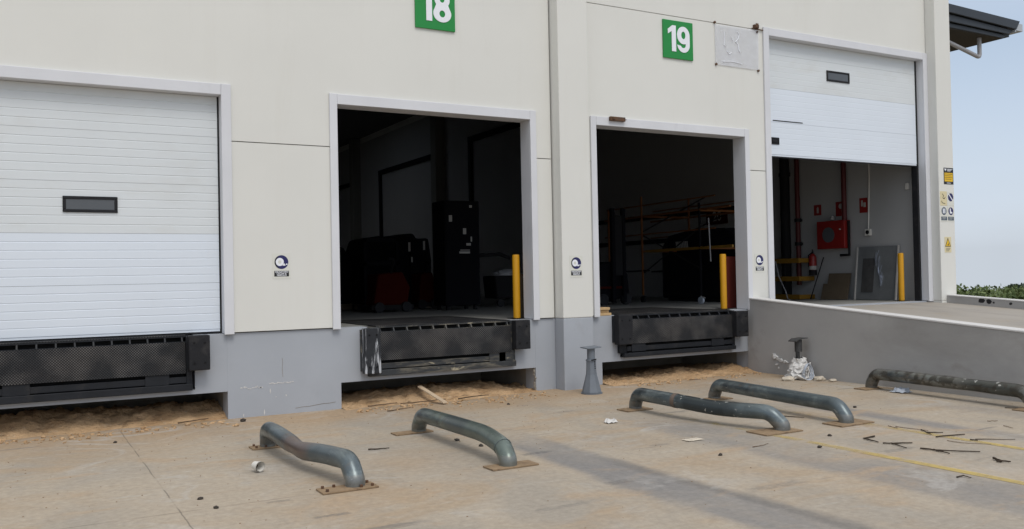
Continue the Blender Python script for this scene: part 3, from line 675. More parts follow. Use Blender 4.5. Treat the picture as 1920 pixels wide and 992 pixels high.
for x, lab, sym in ((16.20, 'grey round placard with two white gloves above a dark caption', 0), (16.415, 'grey round placard with a white boot above a dark caption', 1)):
    t = placard(lab, x-.1, x+.1, 2.645, 2.945, 'cardpale')
    mb = MB(); plate(mb, circ(x, 2.855, .078), PY-.0042, .0012); mb.build('disc', 'navy' if sym else 'steelblue', t)
    mb = MB()
    if sym == 0:
        mb.box(x-.038, x-.008, PY-.0064, PY-.0056, 2.81, 2.905); mb.box(x+.008, x+.038, PY-.0064, PY-.0056, 2.81, 2.905)
    else: plate(mb, [(x-.035, 2.91), (x+.0, 2.91), (x+.0, 2.85), (x+.045, 2.835), (x+.045, 2.81), (x-.035, 2.81)], PY-.0056, .0008)
    mb.build('symbol', 'white', t)
    mb = MB(); mb.box(x-.09, x+.09, PY-.0055, PY-.0042, 2.67, 2.745); mb.build('caption_plate', 'steelblue', t)
    mb = MB()
    for i in range(2): mb.box(x-.06, x+.06-.02*i, PY-.0066, PY-.0056, 2.72-.026*i, 2.727-.026*i)
    mb.build('text_line', 'cardpale', t)
t = placard('yellow warning triangle placard, lowest on the end pilaster', 16.195, 16.40, 2.03, 2.34, 'cardcream')
mb = MB(); plate(mb, [(16.205, 2.145), (16.39, 2.145), (16.2975, 2.325)], PY-.0042, .001); mb.build('triangle', 'ink', t)
mb = MB(); plate(mb, [(16.228, 2.157), (16.367, 2.157), (16.2975, 2.295)], PY-.0053, .0006); mb.build('triangle_fill', 'signyellow', t)
mb = MB(); plate(mb, [(16.26, 2.175), (16.30, 2.19), (16.325, 2.235), (16.315, 2.185), (16.335, 2.17)], PY-.006, .0006)
for i in range(3): mb.box(16.23, 16.37-.02*i, PY-.0055, PY-.0043, 2.11-.026*i, 2.118-.026*i)
mb.build('symbol', 'ink', t)

# plastic sheet screwed to the wall, with clamp and bracket
t = thing('plastic_sheet', 'clear plastic sheet with white scribbles bolted to the wall by its corners', 'plastic sheet', (10.97, FY, 5.62))
mb = MB(); mb.prism([(10.475, FY-.012, 5.265), (11.47, FY-.012, 5.26), (11.485, FY-.012, 5.965), (10.475, FY-.012, 5.955)], (0, -.004, 0)); mb.build('sheet', 'sheet', t)
for x, z in ((10.475, 5.985), (10.49, 5.27), (11.465, 5.25), (11.45, 5.93)):
    mb = MB(); mb.tube([(x, FY-.03, z), (x, FY, z)], .02, 10); mb.build('bolt', 'rust', t)
mb = MB()
for pts in (((10.68, 5.86), (10.69, 5.74), (10.67, 5.62), (10.71, 5.60)), ((10.98, 5.88), (11.03, 5.84), (11.0, 5.76), (10.94, 5.70), (10.99, 5.66), (11.01, 5.56), (11.05, 5.52)), ((10.85, 5.78), (10.88, 5.70)), ((10.64, 5.33), (10.85, 5.35), (11.08, 5.33)), ((10.74, 5.52), (10.78, 5.47), (10.84, 5.50))):
    mb.tube([(p[0], FY-.0175, p[1]) for p in pts], .0075, 6)
mb.build('scribble', 'white', t)
mb = MB(); mb.box(11.37, 11.47, FY-.05, FY-.001, 5.99, 6.05); mb.tube([(11.33, FY-.02, 5.985), (11.66, FY-.02, 5.975)], .010, 8); mb.box(11.39, 11.45, FY-.06, FY-.05, 6.0, 6.07)
tag(mb.build('clamp', 'rust', base=(11.42, FY, 6.02)), 'small rusty clamp on the wall joint above the plastic sheet', 'clamp')
mb = MB(); mb.prism([(8.21, -.115, 4.14), (8.21, -.115, 4.205), (8.50, -.115, 4.205), (8.50, -.115, 4.14)], (0, .048, 0)); mb.box(8.25, 8.29, -.13, -.116, 4.16, 4.19); mb.box(8.47, 8.53, -.11, -.09, 4.165, 4.175)
tag(mb.build('bracket', 'rust', base=(8.35, -.07, 4.17), bevel=.006), 'rusty steel bracket on the frame above door 19', 'bracket')

# ------------------------------------------------------------------ bollards
def bollard(x, y, h, label):
    t = thing('bollard', label, 'bollard', (x, y, 1.068), 'yellow bollards inside the doors')
    mb = MB(); mb.tube([(x, y, 1.07), (x, y, 1.07+h-.02), (x, y, 1.07+h)], [.056, .056, .05], 28); mb.build('post', 'yellow', t, smooth=True)
    mb = MB(); mb.box(x-.11, x+.11, y-.11, y+.11, 1.079, 1.085); mb.build('base_plate', 'dark', t)
bollard(6.70, .33, .98, 'yellow bollard inside the right jamb of door 18')
bollard(10.86, .31, .97, 'yellow bollard inside the right jamb of door 19')
bollard(15.62, .33, .97, 'yellow bollard in front of the film covered panel under the raised door')

# ------------------------------------------------------------------ things on the end wall inside door 20
WX = 16.045
def pipe(label, y, z0, z1, r, m, cat='pipe', x=None, clips=()):
    t = thing('wall_pipe', label, cat, (WX-.1, y, z0), 'pipes on the inner end wall')
    mb = MB(); mb.tube([(WX-.12, y, z0), (WX-.12, y, z1)], r, 16); mb.build('tube', m, t, smooth=True)
    for z in clips:
        mb = MB(); mb.tube([(WX-.12, y, z-.04), (WX-.12, y, z+.04)], r+.022, 16); mb.box(WX-.12, WX-.001, y-.03, y+.03, z-.03, z+.03); mb.build('collar', 'dark', t)
    return t
pipe('thick black pipe running up the wall behind the yellow rails', 3.66, 1.07, 8.8, .11, 'dark', clips=(1.95, 4.0, 6.5))
pipe('tall red pipe right of the thick black pipe', 3.28, 1.4, 8.8, .055, 'redpipe', clips=(2.35, 2.9, 4.5))
pipe('red pipe dropping to the fire hose cabinet', 1.95, 2.80, 8.8, .055, 'redpipe', clips=(4.5,))
mb = MB(); mb.box(15.78, 15.785, 3.60, 3.72, 2.28, 2.52); tag(mb.build('paper_tag', 'label', base=(15.78, 3.66, 2.4)), 'white paper tag on the black pipe', 'label') if False else mb.bm.free()
t = thing('guard_rail', 'ochre pipe guard of three horizontal rails around the black and red pipes', 'guard rail', (15.6, 3.5, 1.07))
for z in (1.96, 1.545, 1.13):
    mb = MB(); mb.box(15.55, 15.62, 2.93, 4.05, z-.055, z+.055); mb.box(15.62, WX-.002, 2.93, 3.0, z-.05, z+.05); mb.box(15.62, WX-.002, 3.98, 4.05, z-.05, z+.05); mb.build('rail', 'ochre', t, bevel=.008)
mb = MB(); mb.box(15.625, 15.68, 3.44, 3.5, 1.07, 1.9); mb.build('post', 'dark', t)
mb = MB(); mb.tube([(15.53, 3.62, 1.95), (15.45, 3.45, 1.6), (15.40, 3.2, 1.25), (15.3, 3.05, 1.09), (15.2, 2.9, 1.08)], .012, 8)
tag(mb.build('cable', 'whitepipe', base=(15.4, 3.3, 1.08), smooth=True), 'pale cable hanging from the ochre pipe guard to the floor', 'cable')

t = thing('fire_hose_cabinet', 'red fire hose cabinet on the wall under the fire signs', 'fire hose cabinet', (WX, 2.27, 2.5))
mb = MB(); mb.box(WX-.2, WX-.001, 1.9, 2.66, 2.2, 2.82); mb.build('body', 'red', t, bevel=.012)
mb = MB(); mb.box(WX-.205, WX-.2005, 1.97, 2.58, 2.26, 2.76); mb.build('door', 'red', t)
mb = MB(); mb.prism([(WX-.2055, 2.33+.17*math.cos(a), 2.51+.17*math.sin(a)) for a in [2*math.pi*i/24 for i in range(24)]], (-.004, 0, 0)); mb.build('window_pane', 'glass', t)
mb = MB(); mb.tube([(WX-.23, 2.0, 2.62), (WX-.2, 2.0, 2.62)], .018, 10); mb.build('handle', 'label', t)
mb = MB(); mb.tube([(WX-.1, 1.86, 2.8), (WX-.1, 1.86, 2.05), (WX-.1, 2.1, 2.05)], .03, 10); mb.build('feed_pipe', 'dark', t, smooth=True)
mb = MB(); mb.tube([(WX-.1, 2.3, 2.84), (WX-.1, 2.3, 2.89)], .05, 12); mb.tube([(WX-.1, 2.3, 2.89), (WX-.1, 2.3, 2.93)], .03, 12); mb.build('alarm_bell', 'label', t)
def fire_sign(y0, y1, z0, z1, label, kind):
    t = thing('fire_sign', label, 'sign', (WX, (y0+y1)/2, z0), 'red fire safety signs on the inner wall')
    mb = MB(); mb.box(WX-.006, WX-.001, y0, y1, z0, z1); mb.build('backing', 'red', t)
    mb = MB(); c = (y0+y1)/2
    if kind == 0: mb.box(WX-.0085, WX-.0065, c-.035, c+.02, z0+.05, z1-.07); mb.box(WX-.0085, WX-.0065, c-.02, c+.005, z1-.07, z1-.045)
    elif kind == 1: mb.prism([(WX-.0065, c-.03+.06*math.cos(a), z1-.1+.06*math.sin(a)) for a in [2*math.pi*i/16 for i in range(16)]], (-.002, 0, 0)); mb.box(WX-.0085, WX-.0065, c-.07, c-.05, z0+.09, z1-.1)
    else: mb.box(WX-.0085, WX-.0065, c-.06, c+.0, z0+.12, z1-.10); mb.box(WX-.0085, WX-.0065, c+.015, c+.06, z0+.14, z1-.05)
    mb.build('symbol', 'label', t)
fire_sign(2.69, 2.90, 2.98, 3.22, 'small red extinguisher sign left of the hose cabinet', 0)
fire_sign(2.06, 2.28, 2.92, 3.24, 'red hose reel sign just above the hose cabinet', 1)
fire_sign(1.43, 1.64, 2.95, 3.27, 'red alarm sign beside the white conduit', 2)
t = thing('wall_socket', 'wall socket at the end of a thin white conduit', 'socket', (WX, 1.41, 2.52))
mb = MB(); mb.box(WX-.06, WX-.001, 1.34, 1.48, 2.45, 2.59); mb.build('box', 'pvc', t, bevel=.008)
mb = MB(); mb.prism([(WX-.0605, 1.41+.045*math.cos(a), 2.52+.045*math.sin(a)) for a in [2*math.pi*i/16 for i in range(16)]], (-.003, 0, 0)); mb.build('socket_face', 'dark', t)
mb = MB(); mb.tube([(WX-.02, 1.41, 2.592), (WX-.02, 1.36, 3.7), (WX-.02, 1.35, 6.5)], .014, 8); mb.build('conduit', 'pvc', t)
mb = MB(); mb.box(WX-.05, WX-.001, .39, .47, 3.35, 3.48); tag(mb.build('sensor_box', 'pvc', base=(WX, .43, 3.41), bevel=.008), 'small white box high on the inner wall near the door', 'sensor')
t = thing('fire_extinguisher', 'red fire extinguisher with white label hanging on the wall', 'fire extinguisher', (WX-.12, 2.84, 1.62))
ey, ex = 2.86, WX-.13
mb = MB(); mb.tube([(ex, ey, 1.74), (ex, ey, 2.03), (ex, ey, 2.08), (ex, ey, 2.11)], [.085, .085, .06, .03], 20); mb.build('cylinder', 'red', t, smooth=True)
mb = MB(); mb.cyl(ex, ey, 1.62, 1.738, .087, 20); mb.build('base', 'dark', t)
mb = MB(); mb.tube([(ex, ey, 1.745), (ex, ey, 1.83)], .0865, 20, False); mb.build('label_band', 'label', t)
mb = MB(); mb.tube([(ex, ey, 2.11), (ex, ey, 2.16)], .022, 8); mb.tube([(ex, ey, 2.15), (ex-.06, ey-.05, 2.2)], .012, 6); mb.tube([(ex, ey+.02, 2.13), (ex, ey+.12, 2.08), (ex, ey+.12, 1.8)], .012, 8); mb.build('valve', 'dark', t)
mb = MB(); mb.tube([(ex+.04, ey-.28, 2.02), (ex-.12, ey-.02, 1.08)], .012, 8); tag(mb.build('broom_pole', 'dark', base=(ex, ey, 1.08)), 'dark pole leaning on the wall right of the extinguisher', 'pole')
mb = MB(); mb.obox((WX-.13, 2.16, 1.365), (0, .30, .0), (.075, 0, .285), (.008, 0, -.002)); tag(mb.build('brown_board', 'board', base=(WX-.13, 2.16, 1.07)), 'brown board leaning on the inner wall', 'board', 'boards leaning on the inner wall')
mb = MB(); mb.obox((WX-.16, 2.44, 1.25), (0, .14, 0), (.05, 0, .17), (.008, 0, -.002)); tag(mb.build('brown_board', 'board', base=(WX-.16, 2.44, 1.07)), 'lower dark board poking out behind the left edge of the brown board', 'board', 'boards leaning on the inner wall')
t = thing('panel', 'large grey panel in crinkled film leaning on the inner wall by the bollard', 'panel', (WX-.1, 1.15, 1.07))
mb = MB(); mb.obox((WX-.12, 1.15, 1.645), (0, .50, 0), (.07, 0, .565), (.01, 0, -.001)); mb.build('sheet', 'mirror', t)
mb = MB(); mb.obox((WX-.135, 1.66, 1.645), (0, .012, 0), (.07, 0, .57), (.02, 0, -.002)); mb.build('edge_strip', 'label', t); mb = MB(); mb.obox((WX-.135, .64, 1.645), (0, .012, 0), (.07, 0, .57), (.02, 0, -.002)); mb.build('edge_strip', 'label', t)
mb = MB(); mb.obox((WX-.139, 1.36, 1.60), (0, .15, 0), (.05, 0, .36), (.003, 0, 0)); mb.build('dark_patch', 'darkstand', t)
mb = MB(); rnd = random.Random(12)
def on_panel(y, z): return (WX-.137+.07*(z-1.645)/.565-.004, y, z)
for k in range(15):
    u = k/14; y = 1.16-.16*u+rnd.uniform(-.06, .06)*(1-.6*u); z = 1.98-.55*u+rnd.uniform(-.05, .05); l_ = rnd.uniform(.06, .17); w_ = rnd.uniform(.008, .022)*(1-.4*u); tl = rnd.uniform(-.35, .05)
    a = on_panel(y+tl*l_, z+l_); b = on_panel(y-w_, z+rnd.uniform(-.02, .02)); c = on_panel(y-tl*l_*.6-.02, z-l_); d = on_panel(y+w_, z)
    mb.prism([a, b, c, d], (-rnd.uniform(.006, .02), 0, 0))
mb.build('crinkled_film', 'film', t)

# ------------------------------------------------------------------ inside doors 18 and 19 (dark)
def conduit_loop(y0, y1, z, zb, label):
    mb = MB(); mb.box(WX-.14, WX-.002, y0-.12, y1+.12, z-.1, z+.1); mb.box(WX-.13, WX-.002, y0-.12, y0+.06, zb, z-.101); mb.box(WX-.13, WX-.002, y1-.06, y1+.12, zb, z-.101)
    tag(mb.build('cable_tray', 'dark', base=(WX, (y0+y1)/2, z)), label, 'cable tray', 'dark cable trays on the inner end wall')
conduit_loop(23.9, 30.2, 7.05, 3.2, 'dark cable tray arch on the inner wall behind the machine pile')
conduit_loop(15.0, 20.2, 7.25, 3.2, 'dark cable tray arch behind the tall cabinet, nearest the bollard')
conduit_loop(33.8, 40, 6.9, 3.0, 'dark cable tray arch at the far left of the inner wall')
for z, lab in ((3.35, 'upper dark wall rail seen behind the scaffold'), (2.65, 'lower dark wall rail seen behind the scaffold')):
    mb = MB(); mb.box(WX-.1, WX-.002, 4.6, 14, z-.06, z+.06); tag(mb.build('wall_rail', 'dark', base=(WX, 9, z)), lab, 'rail', 'dark rails along the inner wall')

t = thing('cabinet', 'tall charcoal cabinet with white labels inside door 18', 'cabinet', (7.95, 5.0, 1.068))
mb = MB(); mb.box(7.55, 8.33, 4.7, 5.3, 1.16, 3.28); mb.build('body', 'machine', t, bevel=.015)
mb = MB(); mb.box(7.58, 8.30, 4.685, 4.699, 2.05, 3.24); mb.build('door', 'machine', t)
for x, z, a, b in ((7.64, 2.98, .07, .13), (7.95, 2.72, .07, .12), (8.10, 3.19, .06, .05), (8.02, 2.42, .1, .05), (8.12, 2.55, .03, .1)):
    mb = MB(); mb.box(x, x+a, 4.680, 4.684, z-b, z); mb.build('paper_label', 'label', t)
mb = MB(); mb.box(7.86, 8.10, 4.681, 4.684, 2.21, 2.25); mb.box(7.88, 8.10, 4.681, 4.684, 2.27, 2.285); mb.build('text_band', 'label', t)
for x in (7.6, 8.22):
    for y in (4.76, 5.18):
        mb = MB(); mb.box(x, x+.06, y, y+.06, 1.07, 1.16); mb.build('foot', 'dark', t)
def tug(x, y, s, label, mast):
    t = thing('pallet_truck', label, 'pallet truck', (x, y, 1.068), 'red and black pallet trucks in the dark hall')
    mb = MB(); mb.prism([(x-.4*s, y-.35, 1.2), (x+.35*s, y-.35, 1.2), (x+.42*s, y-.35, 1.55), (x+.25*s, y-.35, 1.86), (x-.30*s, y-.35, 1.82)], (0, .7, 0)); mb.build('hood', 'machred', t, bevel=.04)
    mb = MB(); mb.box(x-.46*s, x+.46*s, y-.4, y+.45, 1.12, 1.21); mb.build('chassis', 'dark', t)
    for q in (-.3, .3):
        mb = MB(); mb.tube([(x+q*s, y-.43, 1.17), (x+q*s, y-.33, 1.17)], .10, 18); mb.build('wheel', 'black', t)
    mb = MB(); mb.box(x-.42*s, x-.36*s, y+.1, y+.16, 1.2, mast); mb.box(x+.30*s, x+.36*s, y+.1, y+.16, 1.2, mast); mb.box(x-.42*s, x+.36*s, y+.1, y+.16, mast-.07, mast); mb.box(x-.42*s, x+.36*s, y+.1, y+.16, 2.0, 2.08); mb.build('mast', 'machine', t)
    mb = MB(); mb.tube([(x, y-.3, 1.84), (x, y-.5, 2.1), (x-.12, y-.52, 2.12)], .025, 8); mb.build('tiller', 'dark', t)
tug(6.5, 5.3, .95, 'red and black pallet truck at the left inside door 18', 2.55)
tug(7.75, 6.4, .5, 'narrow red pallet truck half hidden left of the tall cabinet', 2.3)
t = thing('wrapped_pallet', 'dark wrapped load on a pallet behind the red pallet truck', 'pallet load', (7.0, 6.9, 1.068))
mb = MB(); mb.prism([(6.5, 6.6, 1.2), (8.1, 6.6, 1.2), (8.12, 6.6, 2.1), (8.05, 6.6, 2.62), (7.75, 6.6, 2.60), (7.7, 6.6, 2.72), (7.3, 6.6, 2.69), (7.22, 6.6, 2.58), (6.9, 6.6, 2.66), (6.6, 6.6, 2.60), (6.46, 6.6, 2.2), (6.55, 6.6, 1.8)], (0, 1.2, 0)); mb.build('load', 'machine', t, bevel=.06)
mb = MB()
for i in range(3): mb.box(6.5, 8.1, 6.65+.5*i, 6.75+.5*i, 1.07, 1.17)
mb.box(6.5, 8.1, 6.6, 7.8, 1.171, 1.198); mb.build('pallet', 'board', t)
for x, z in ((7.55, 2.52), (7.9, 2.55), (7.6, 2.2)):
    mb = MB(); mb.box(x, x+.05, 6.592, 6.599, z-.2, z); mb.build('tape_strip', 'label', t)
t = thing('wrapped_pallet', 'lower dark wrapped load at the left edge of door 18', 'pallet load', (5.9, 7.6, 1.068))
mb = MB(); mb.prism([(5.75, 7.2, 1.2), (6.45, 7.2, 1.2), (6.48, 7.2, 2.1), (6.3, 7.2, 2.42), (6.1, 7.2, 2.5), (5.9, 7.2, 2.36), (5.72, 7.2, 2.45)], (0, 1.0, 0)); mb.build('load', 'machine', t, bevel=.05)
mb = MB(); mb.box(5.75, 6.45, 7.2, 8.2, 1.07, 1.198); mb.build('pallet', 'board', t)
t = thing('trolley', 'low dark bin trolley right of the tall cabinet', 'trolley', (9.6, 5.8, 1.068))
mb = MB(); mb.prism([(9.15, 5.5, 1.25), (10.15, 5.5, 1.25), (10.2, 5.5, 1.75), (9.1, 5.5, 1.75)], (0, .6, 0)); mb.build('bin', 'dark', t, bevel=.03)
mb = MB(); mb.blob((9.5, 5.75, 1.78), .28, 3, .3, (1.1, .8, .4)); mb.build('plastic_heap', 'whitepipe', t, smooth=True)
for x in (9.25, 10.05):
    mb = MB(); mb.tube([(x, 5.52, 1.15), (x, 5.58, 1.15)], .08, 14); mb.build('wheel', 'black', t)
mb = MB(); mb.tube([(8.335, 5.0, 2.17), (8.95, 5.0, 2.2), (9.2, 5.0, 2.12)], .04, 8); tag(mb.build('hose', 'dark', base=(8.7, 5, 2.17)), 'dark hose sticking out from the right side of the cabinet', 'hose')

# scaffold tower inside door 19
t = thing('scaffold', 'rolling scaffold tower with orange rails inside door 19', 'scaffold', (13.2, 3.8, 1.068))
for i, (x, y, zt) in enumerate(((12.6, 4.85, 3.5), (12.6, 2.88, 3.2), (14.0, 4.85, 3.5), (14.0, 2.88, 3.2), (12.6, 6.15, 3.3))):
    mb = MB(); mb.tube([(x, y, 1.24), (x, y, zt)], .026, 10); mb.build('upright', 'machine' if i % 2 else 'orange', t)
    mb = MB(); mb.tube([(x-.025, y, 1.145), (x+.025, y, 1.145)], .075, 18); mb.build('castor_wheel', 'rope' if i == 1 else 'dark', t)
    mb = MB(); mb.tube([(x, y, 1.25), (x, y, 1.225), (x+.045, y+.03, 1.2), (x+.045, y+.03, 1.13)], .014, 8); mb.tube([(x, y, 1.22), (x, y-.12, 1.2)], .01, 6); mb.build('castor_fork', 'label' if i == 1 else 'dark', t)
for x in (12.6, 14.0):
    mb = MB(); mb.tube([(x, 6.3, 3.03), (x, 1.95 if x < 13 else 2.6, 3.06)], .024, 8); mb.build('ledger', 'orange', t)
    mb = MB(); mb.tube([(x, 6.3, 1.78), (x, 4.6, 1.80)], .018, 8); mb.build('ledger', 'dark', t)
    mb = MB(); mb.tube([(x, 6.3, 2.62), (x, 2.4, 2.64)], .016, 8); mb.build('ledger', 'orange', t)
    mb = MB(); mb.tube([(x, 6.2, 3.28), (x, 2.4, 3.31)], .016, 8); mb.build('ledger', 'orange', t)
    mb = MB(); mb.tube([(x, 4.7, 2.24), (x, 1.9 if x < 13 else 2.6, 2.25)], .03, 8); mb.build('ledger', 'ochre', t)
    for a, b in (((4.85, 1.75), (2.88, 2.7)), ((4.85, 2.6), (2.88, 1.8)), ((4.85, 2.7), (2.75, 3.3))):
        mb = MB(); mb.tube([(x+.04, a[0], a[1]), (x+.04, b[0], b[1])], .016, 8); mb.build('brace', 'dark', t)
for z in (2.24, 3.04):
    for y in (4.85, 2.88):
        mb = MB(); mb.tube([(12.6, y, z), (14.0, y, z)], .022, 8); mb.build('transom', 'orange', t)
mb = MB(); mb.tube([(12.5, 2.49, 2.85), (12.5, 2.45, 1.95)], .012, 8); tag(mb.build('strap', 'whitepipe', base=(12.5, 2.47, 2.85)), 'pale strap hanging from the scaffold rail', 'strap')
t = thing('machine', 'large dark machine with a slotted white vent behind the scaffold', 'machine', (14.3, 4.3, 1.068))
mb = MB(); mb.prism([(13.6, 2.9, 1.15), (13.6, 5.4, 1.15), (13.6, 5.4, 2.35), (13.6, 5.15, 2.62), (13.6, 4.2, 2.74), (13.6, 3.2, 2.70), (13.6, 2.9, 2.5)], (.75, 0, 0)); mb.build('body', 'machine', t, bevel=.04)
mb = MB()
for i in range(8): mb.obox((13.595, 4.45+.055*i, 2.38), (0, .016, 0), (.003, 0, 0), (0, .012, .085))
mb.build('vent', 'label', t)
mb = MB(); mb.box(13.7, 14.3, 3.0, 5.3, 1.07, 1.149); mb.build('plinth', 'dark', t)
t = thing('inner_sign', 'dark red board reading 20 on the inner wall behind the scaffold', 'sign', (WX, 6.0, 3.2))
mb = MB(); mb.box(WX-.12, WX-.105, 5.62, 6.4, 2.98, 3.36); mb.build('board', 'machred', t)
text_mesh('20', .34, 'label', t, WX-.121, 6.0, 3.17, 'digits', bold=.004, axis='side')
t = thing('red_board', 'dark red board standing behind the bollard of door 19', 'board', (11.28, .5, 1.07))
mb = MB(); mb.box(11.06, 11.30, .46, .50, 1.08, 2.0); mb.build('board', 'redboard', t)
mb = MB(); mb.box(6.80, 6.90, .42, .46, 1.075, 1.75); tag(mb.build('brown_plank', 'board', base=(6.85, .44, 1.07)), 'brown plank upright behind the bollard of door 18', 'plank')
t = thing('lift_truck', 'dark lift truck with a tall mast at the left inside door 19', 'lift truck', (11.5, 4.3, 1.068))
mb = MB(); mb.prism([(10.85, 4.2, 1.2), (11.75, 4.2, 1.2), (11.7, 4.2, 1.75), (11.3, 4.2, 2.0), (10.9, 4.2, 1.95)], (0, .7, 0)); mb.build('body', 'machine', t, bevel=.04)
for x in (11.22, 11.5):
    mb = MB(); mb.box(x, x+.08, 4.1, 4.18, 1.12, 3.15); mb.build('mast_rail', 'machine', t)
mb = MB(); mb.box(11.305, 11.495, 4.11, 4.17, 1.7, 3.0); mb.build('mast_plate', 'dark', t)
mb = MB(); mb.box(10.82, 11.6, 4.15, 4.19, 1.42, 1.47); mb.build('bumper_bar', 'machred', t)
for x in (11.0, 11.6):
    mb = MB(); mb.tube([(x, 4.12, 1.19), (x, 4.22, 1.19)], .12, 18); mb.build('wheel', 'black', t)

# wooden blocks on the sill of door 19
for z0, x1, dy, lab in ((1.072, 8.27, 0, 'lower pine block on the sill of door 19'), (1.117, 8.235, .02, 'middle pine block on the sill of door 19'), (1.16, 8.235, -.01, 'top pine block on the sill of door 19')):
    mb = MB(); mb.box(8.0, x1, .06+dy, .24+dy, z0, z0+.041)
    tag(mb.build('wood_block', 'wood', base=(8.13, .15, z0), bevel=.004), lab, 'wood block', 'pine blocks stacked on the sill')

# ------------------------------------------------------------------ pipe barriers on the yard
def bend(path, r, n=5):
    """round the inner corners of a polyline"""
    P = [Vector(p) for p in path]; o = [P[0]]
    for i in range(1, len(P)-1):
        a, b, c = P[i-1], P[i], P[i+1]
        rr = min(r[i] if isinstance(r, (list, tuple)) else r, (a-b).length*.48, (c-b).length*.48)
        p0 = b+(a-b).normalized()*rr; p1 = b+(c-b).normalized()*rr
        for k in range(n+1):
            t = k/n; o.append((1-t)**2*p0+2*t*(1-t)*b+t*t*p1)
    o.append(P[-1]); return o
PR = .083
def pipe_mat(name, patches, flake=0.0, tint=(.10, .125, .135)):
    """weathered galvanised pipe; patches: (y centre, half width, colour, strength, roughness of the edge)"""
    m = mat(name, tint, .34, .45, var=.35, vscale=3.5, stains=[((.27, .31, .305), 4.5, .50, .66, .75, (1, .4, 1)), ((.035, .043, .05), 3.4, .53, .68, .8, (1, .6, 1)), ((.17, .115, .07), 6, .60, .74, .55), ((.45, .47, .46), 20, .64, .70, .6, (1, .4, 1)), ((.03, .03, .03), 26, .66, .72, .6, (1, .5, 1))], bump=(.25, 30, .004), spec=.5)
    t = m.node_tree; n = t.nodes.new; l = t.links.new; b = t.nodes['Principled BSDF']
    cur = b.inputs['Base Color'].links[0].from_socket
    g = n('ShaderNodeNewGeometry'); sp = n('ShaderNodeSeparateXYZ'); l(g.outputs['Position'], sp.inputs[0])
    tc = n('ShaderNodeTexCoord')
    def noise(sc_, det=6):
        z = n('ShaderNodeTexNoise'); z.inputs['Scale'].default_value = sc_; z.inputs['Detail'].default_value = det; l(tc.outputs['Object'], z.inputs['Vector']); return z.outputs['Fac']
    def ma(op, a, c):
        x = n('ShaderNodeMath'); x.operation = op
        for i, v in enumerate((a, c)):
            if isinstance(v, (int, float)): x.inputs[i].default_value = v
            else: l(v, x.inputs[i])
        return x.outputs[0]
    for yc, hw, col, st in patches:
        d = ma('ABSOLUTE', ma('SUBTRACT', ma('ADD', sp.outputs[1], ma('MULTIPLY', ma('SUBTRACT', noise(7), .5), .35)), yc), 0)
        r = n('ShaderNodeMapRange'); r.inputs[1].default_value = hw*.75; r.inputs[2].default_value = hw*1.25; r.inputs[3].default_value = st; r.inputs[4].default_value = 0; l(d, r.inputs[0])
        x = n('ShaderNodeMixRGB'); x.inputs[2].default_value = (*col, 1); l(r.outputs[0], x.inputs[0]); l(cur, x.inputs[1]); cur = x.outputs[0]
        if col[0] < .06:      # paint chips on the dark stretch
            c = n('ShaderNodeMapRange'); c.inputs[1].default_value = .66; c.inputs[2].default_value = .68; l(noise(13, 3), c.inputs[0])
            x = n('ShaderNodeMixRGB'); x.inputs[2].default_value = (.6, .6, .57, 1); l(ma('MULTIPLY', c.outputs[0], r.outputs[0]), x.inputs[0]); l(cur, x.inputs[1]); cur = x.outputs[0]
    if flake:
        c = n('ShaderNodeMapRange'); c.inputs[1].default_value = .50; c.inputs[2].default_value = .56; c.inputs[4].default_value = flake; l(noise(8, 7), c.inputs[0])
        x = n('ShaderNodeMixRGB'); x.inputs[2].default_value = (.06, .055, .045, 1); l(c.outputs[0], x.inputs[0]); l(cur, x.inputs[1]); cur = x.outputs[0]
    zf = n('ShaderNodeMapRange'); zf.inputs[1].default_value = .125; zf.inputs[2].default_value = .11; zf.inputs[4].default_value = .5; l(ma('ADD', sp.outputs[2], ma('MULTIPLY', noise(9), .02)), zf.inputs[0])
    x = n('ShaderNodeMixRGB'); x.inputs[2].default_value = (.23, .22, .20, 1); l(zf.outputs[0], x.inputs[0]); l(cur, x.inputs[1]); cur = x.outputs[0]
    l(cur, b.inputs['Base Color'])
    M[name] = m
    return name
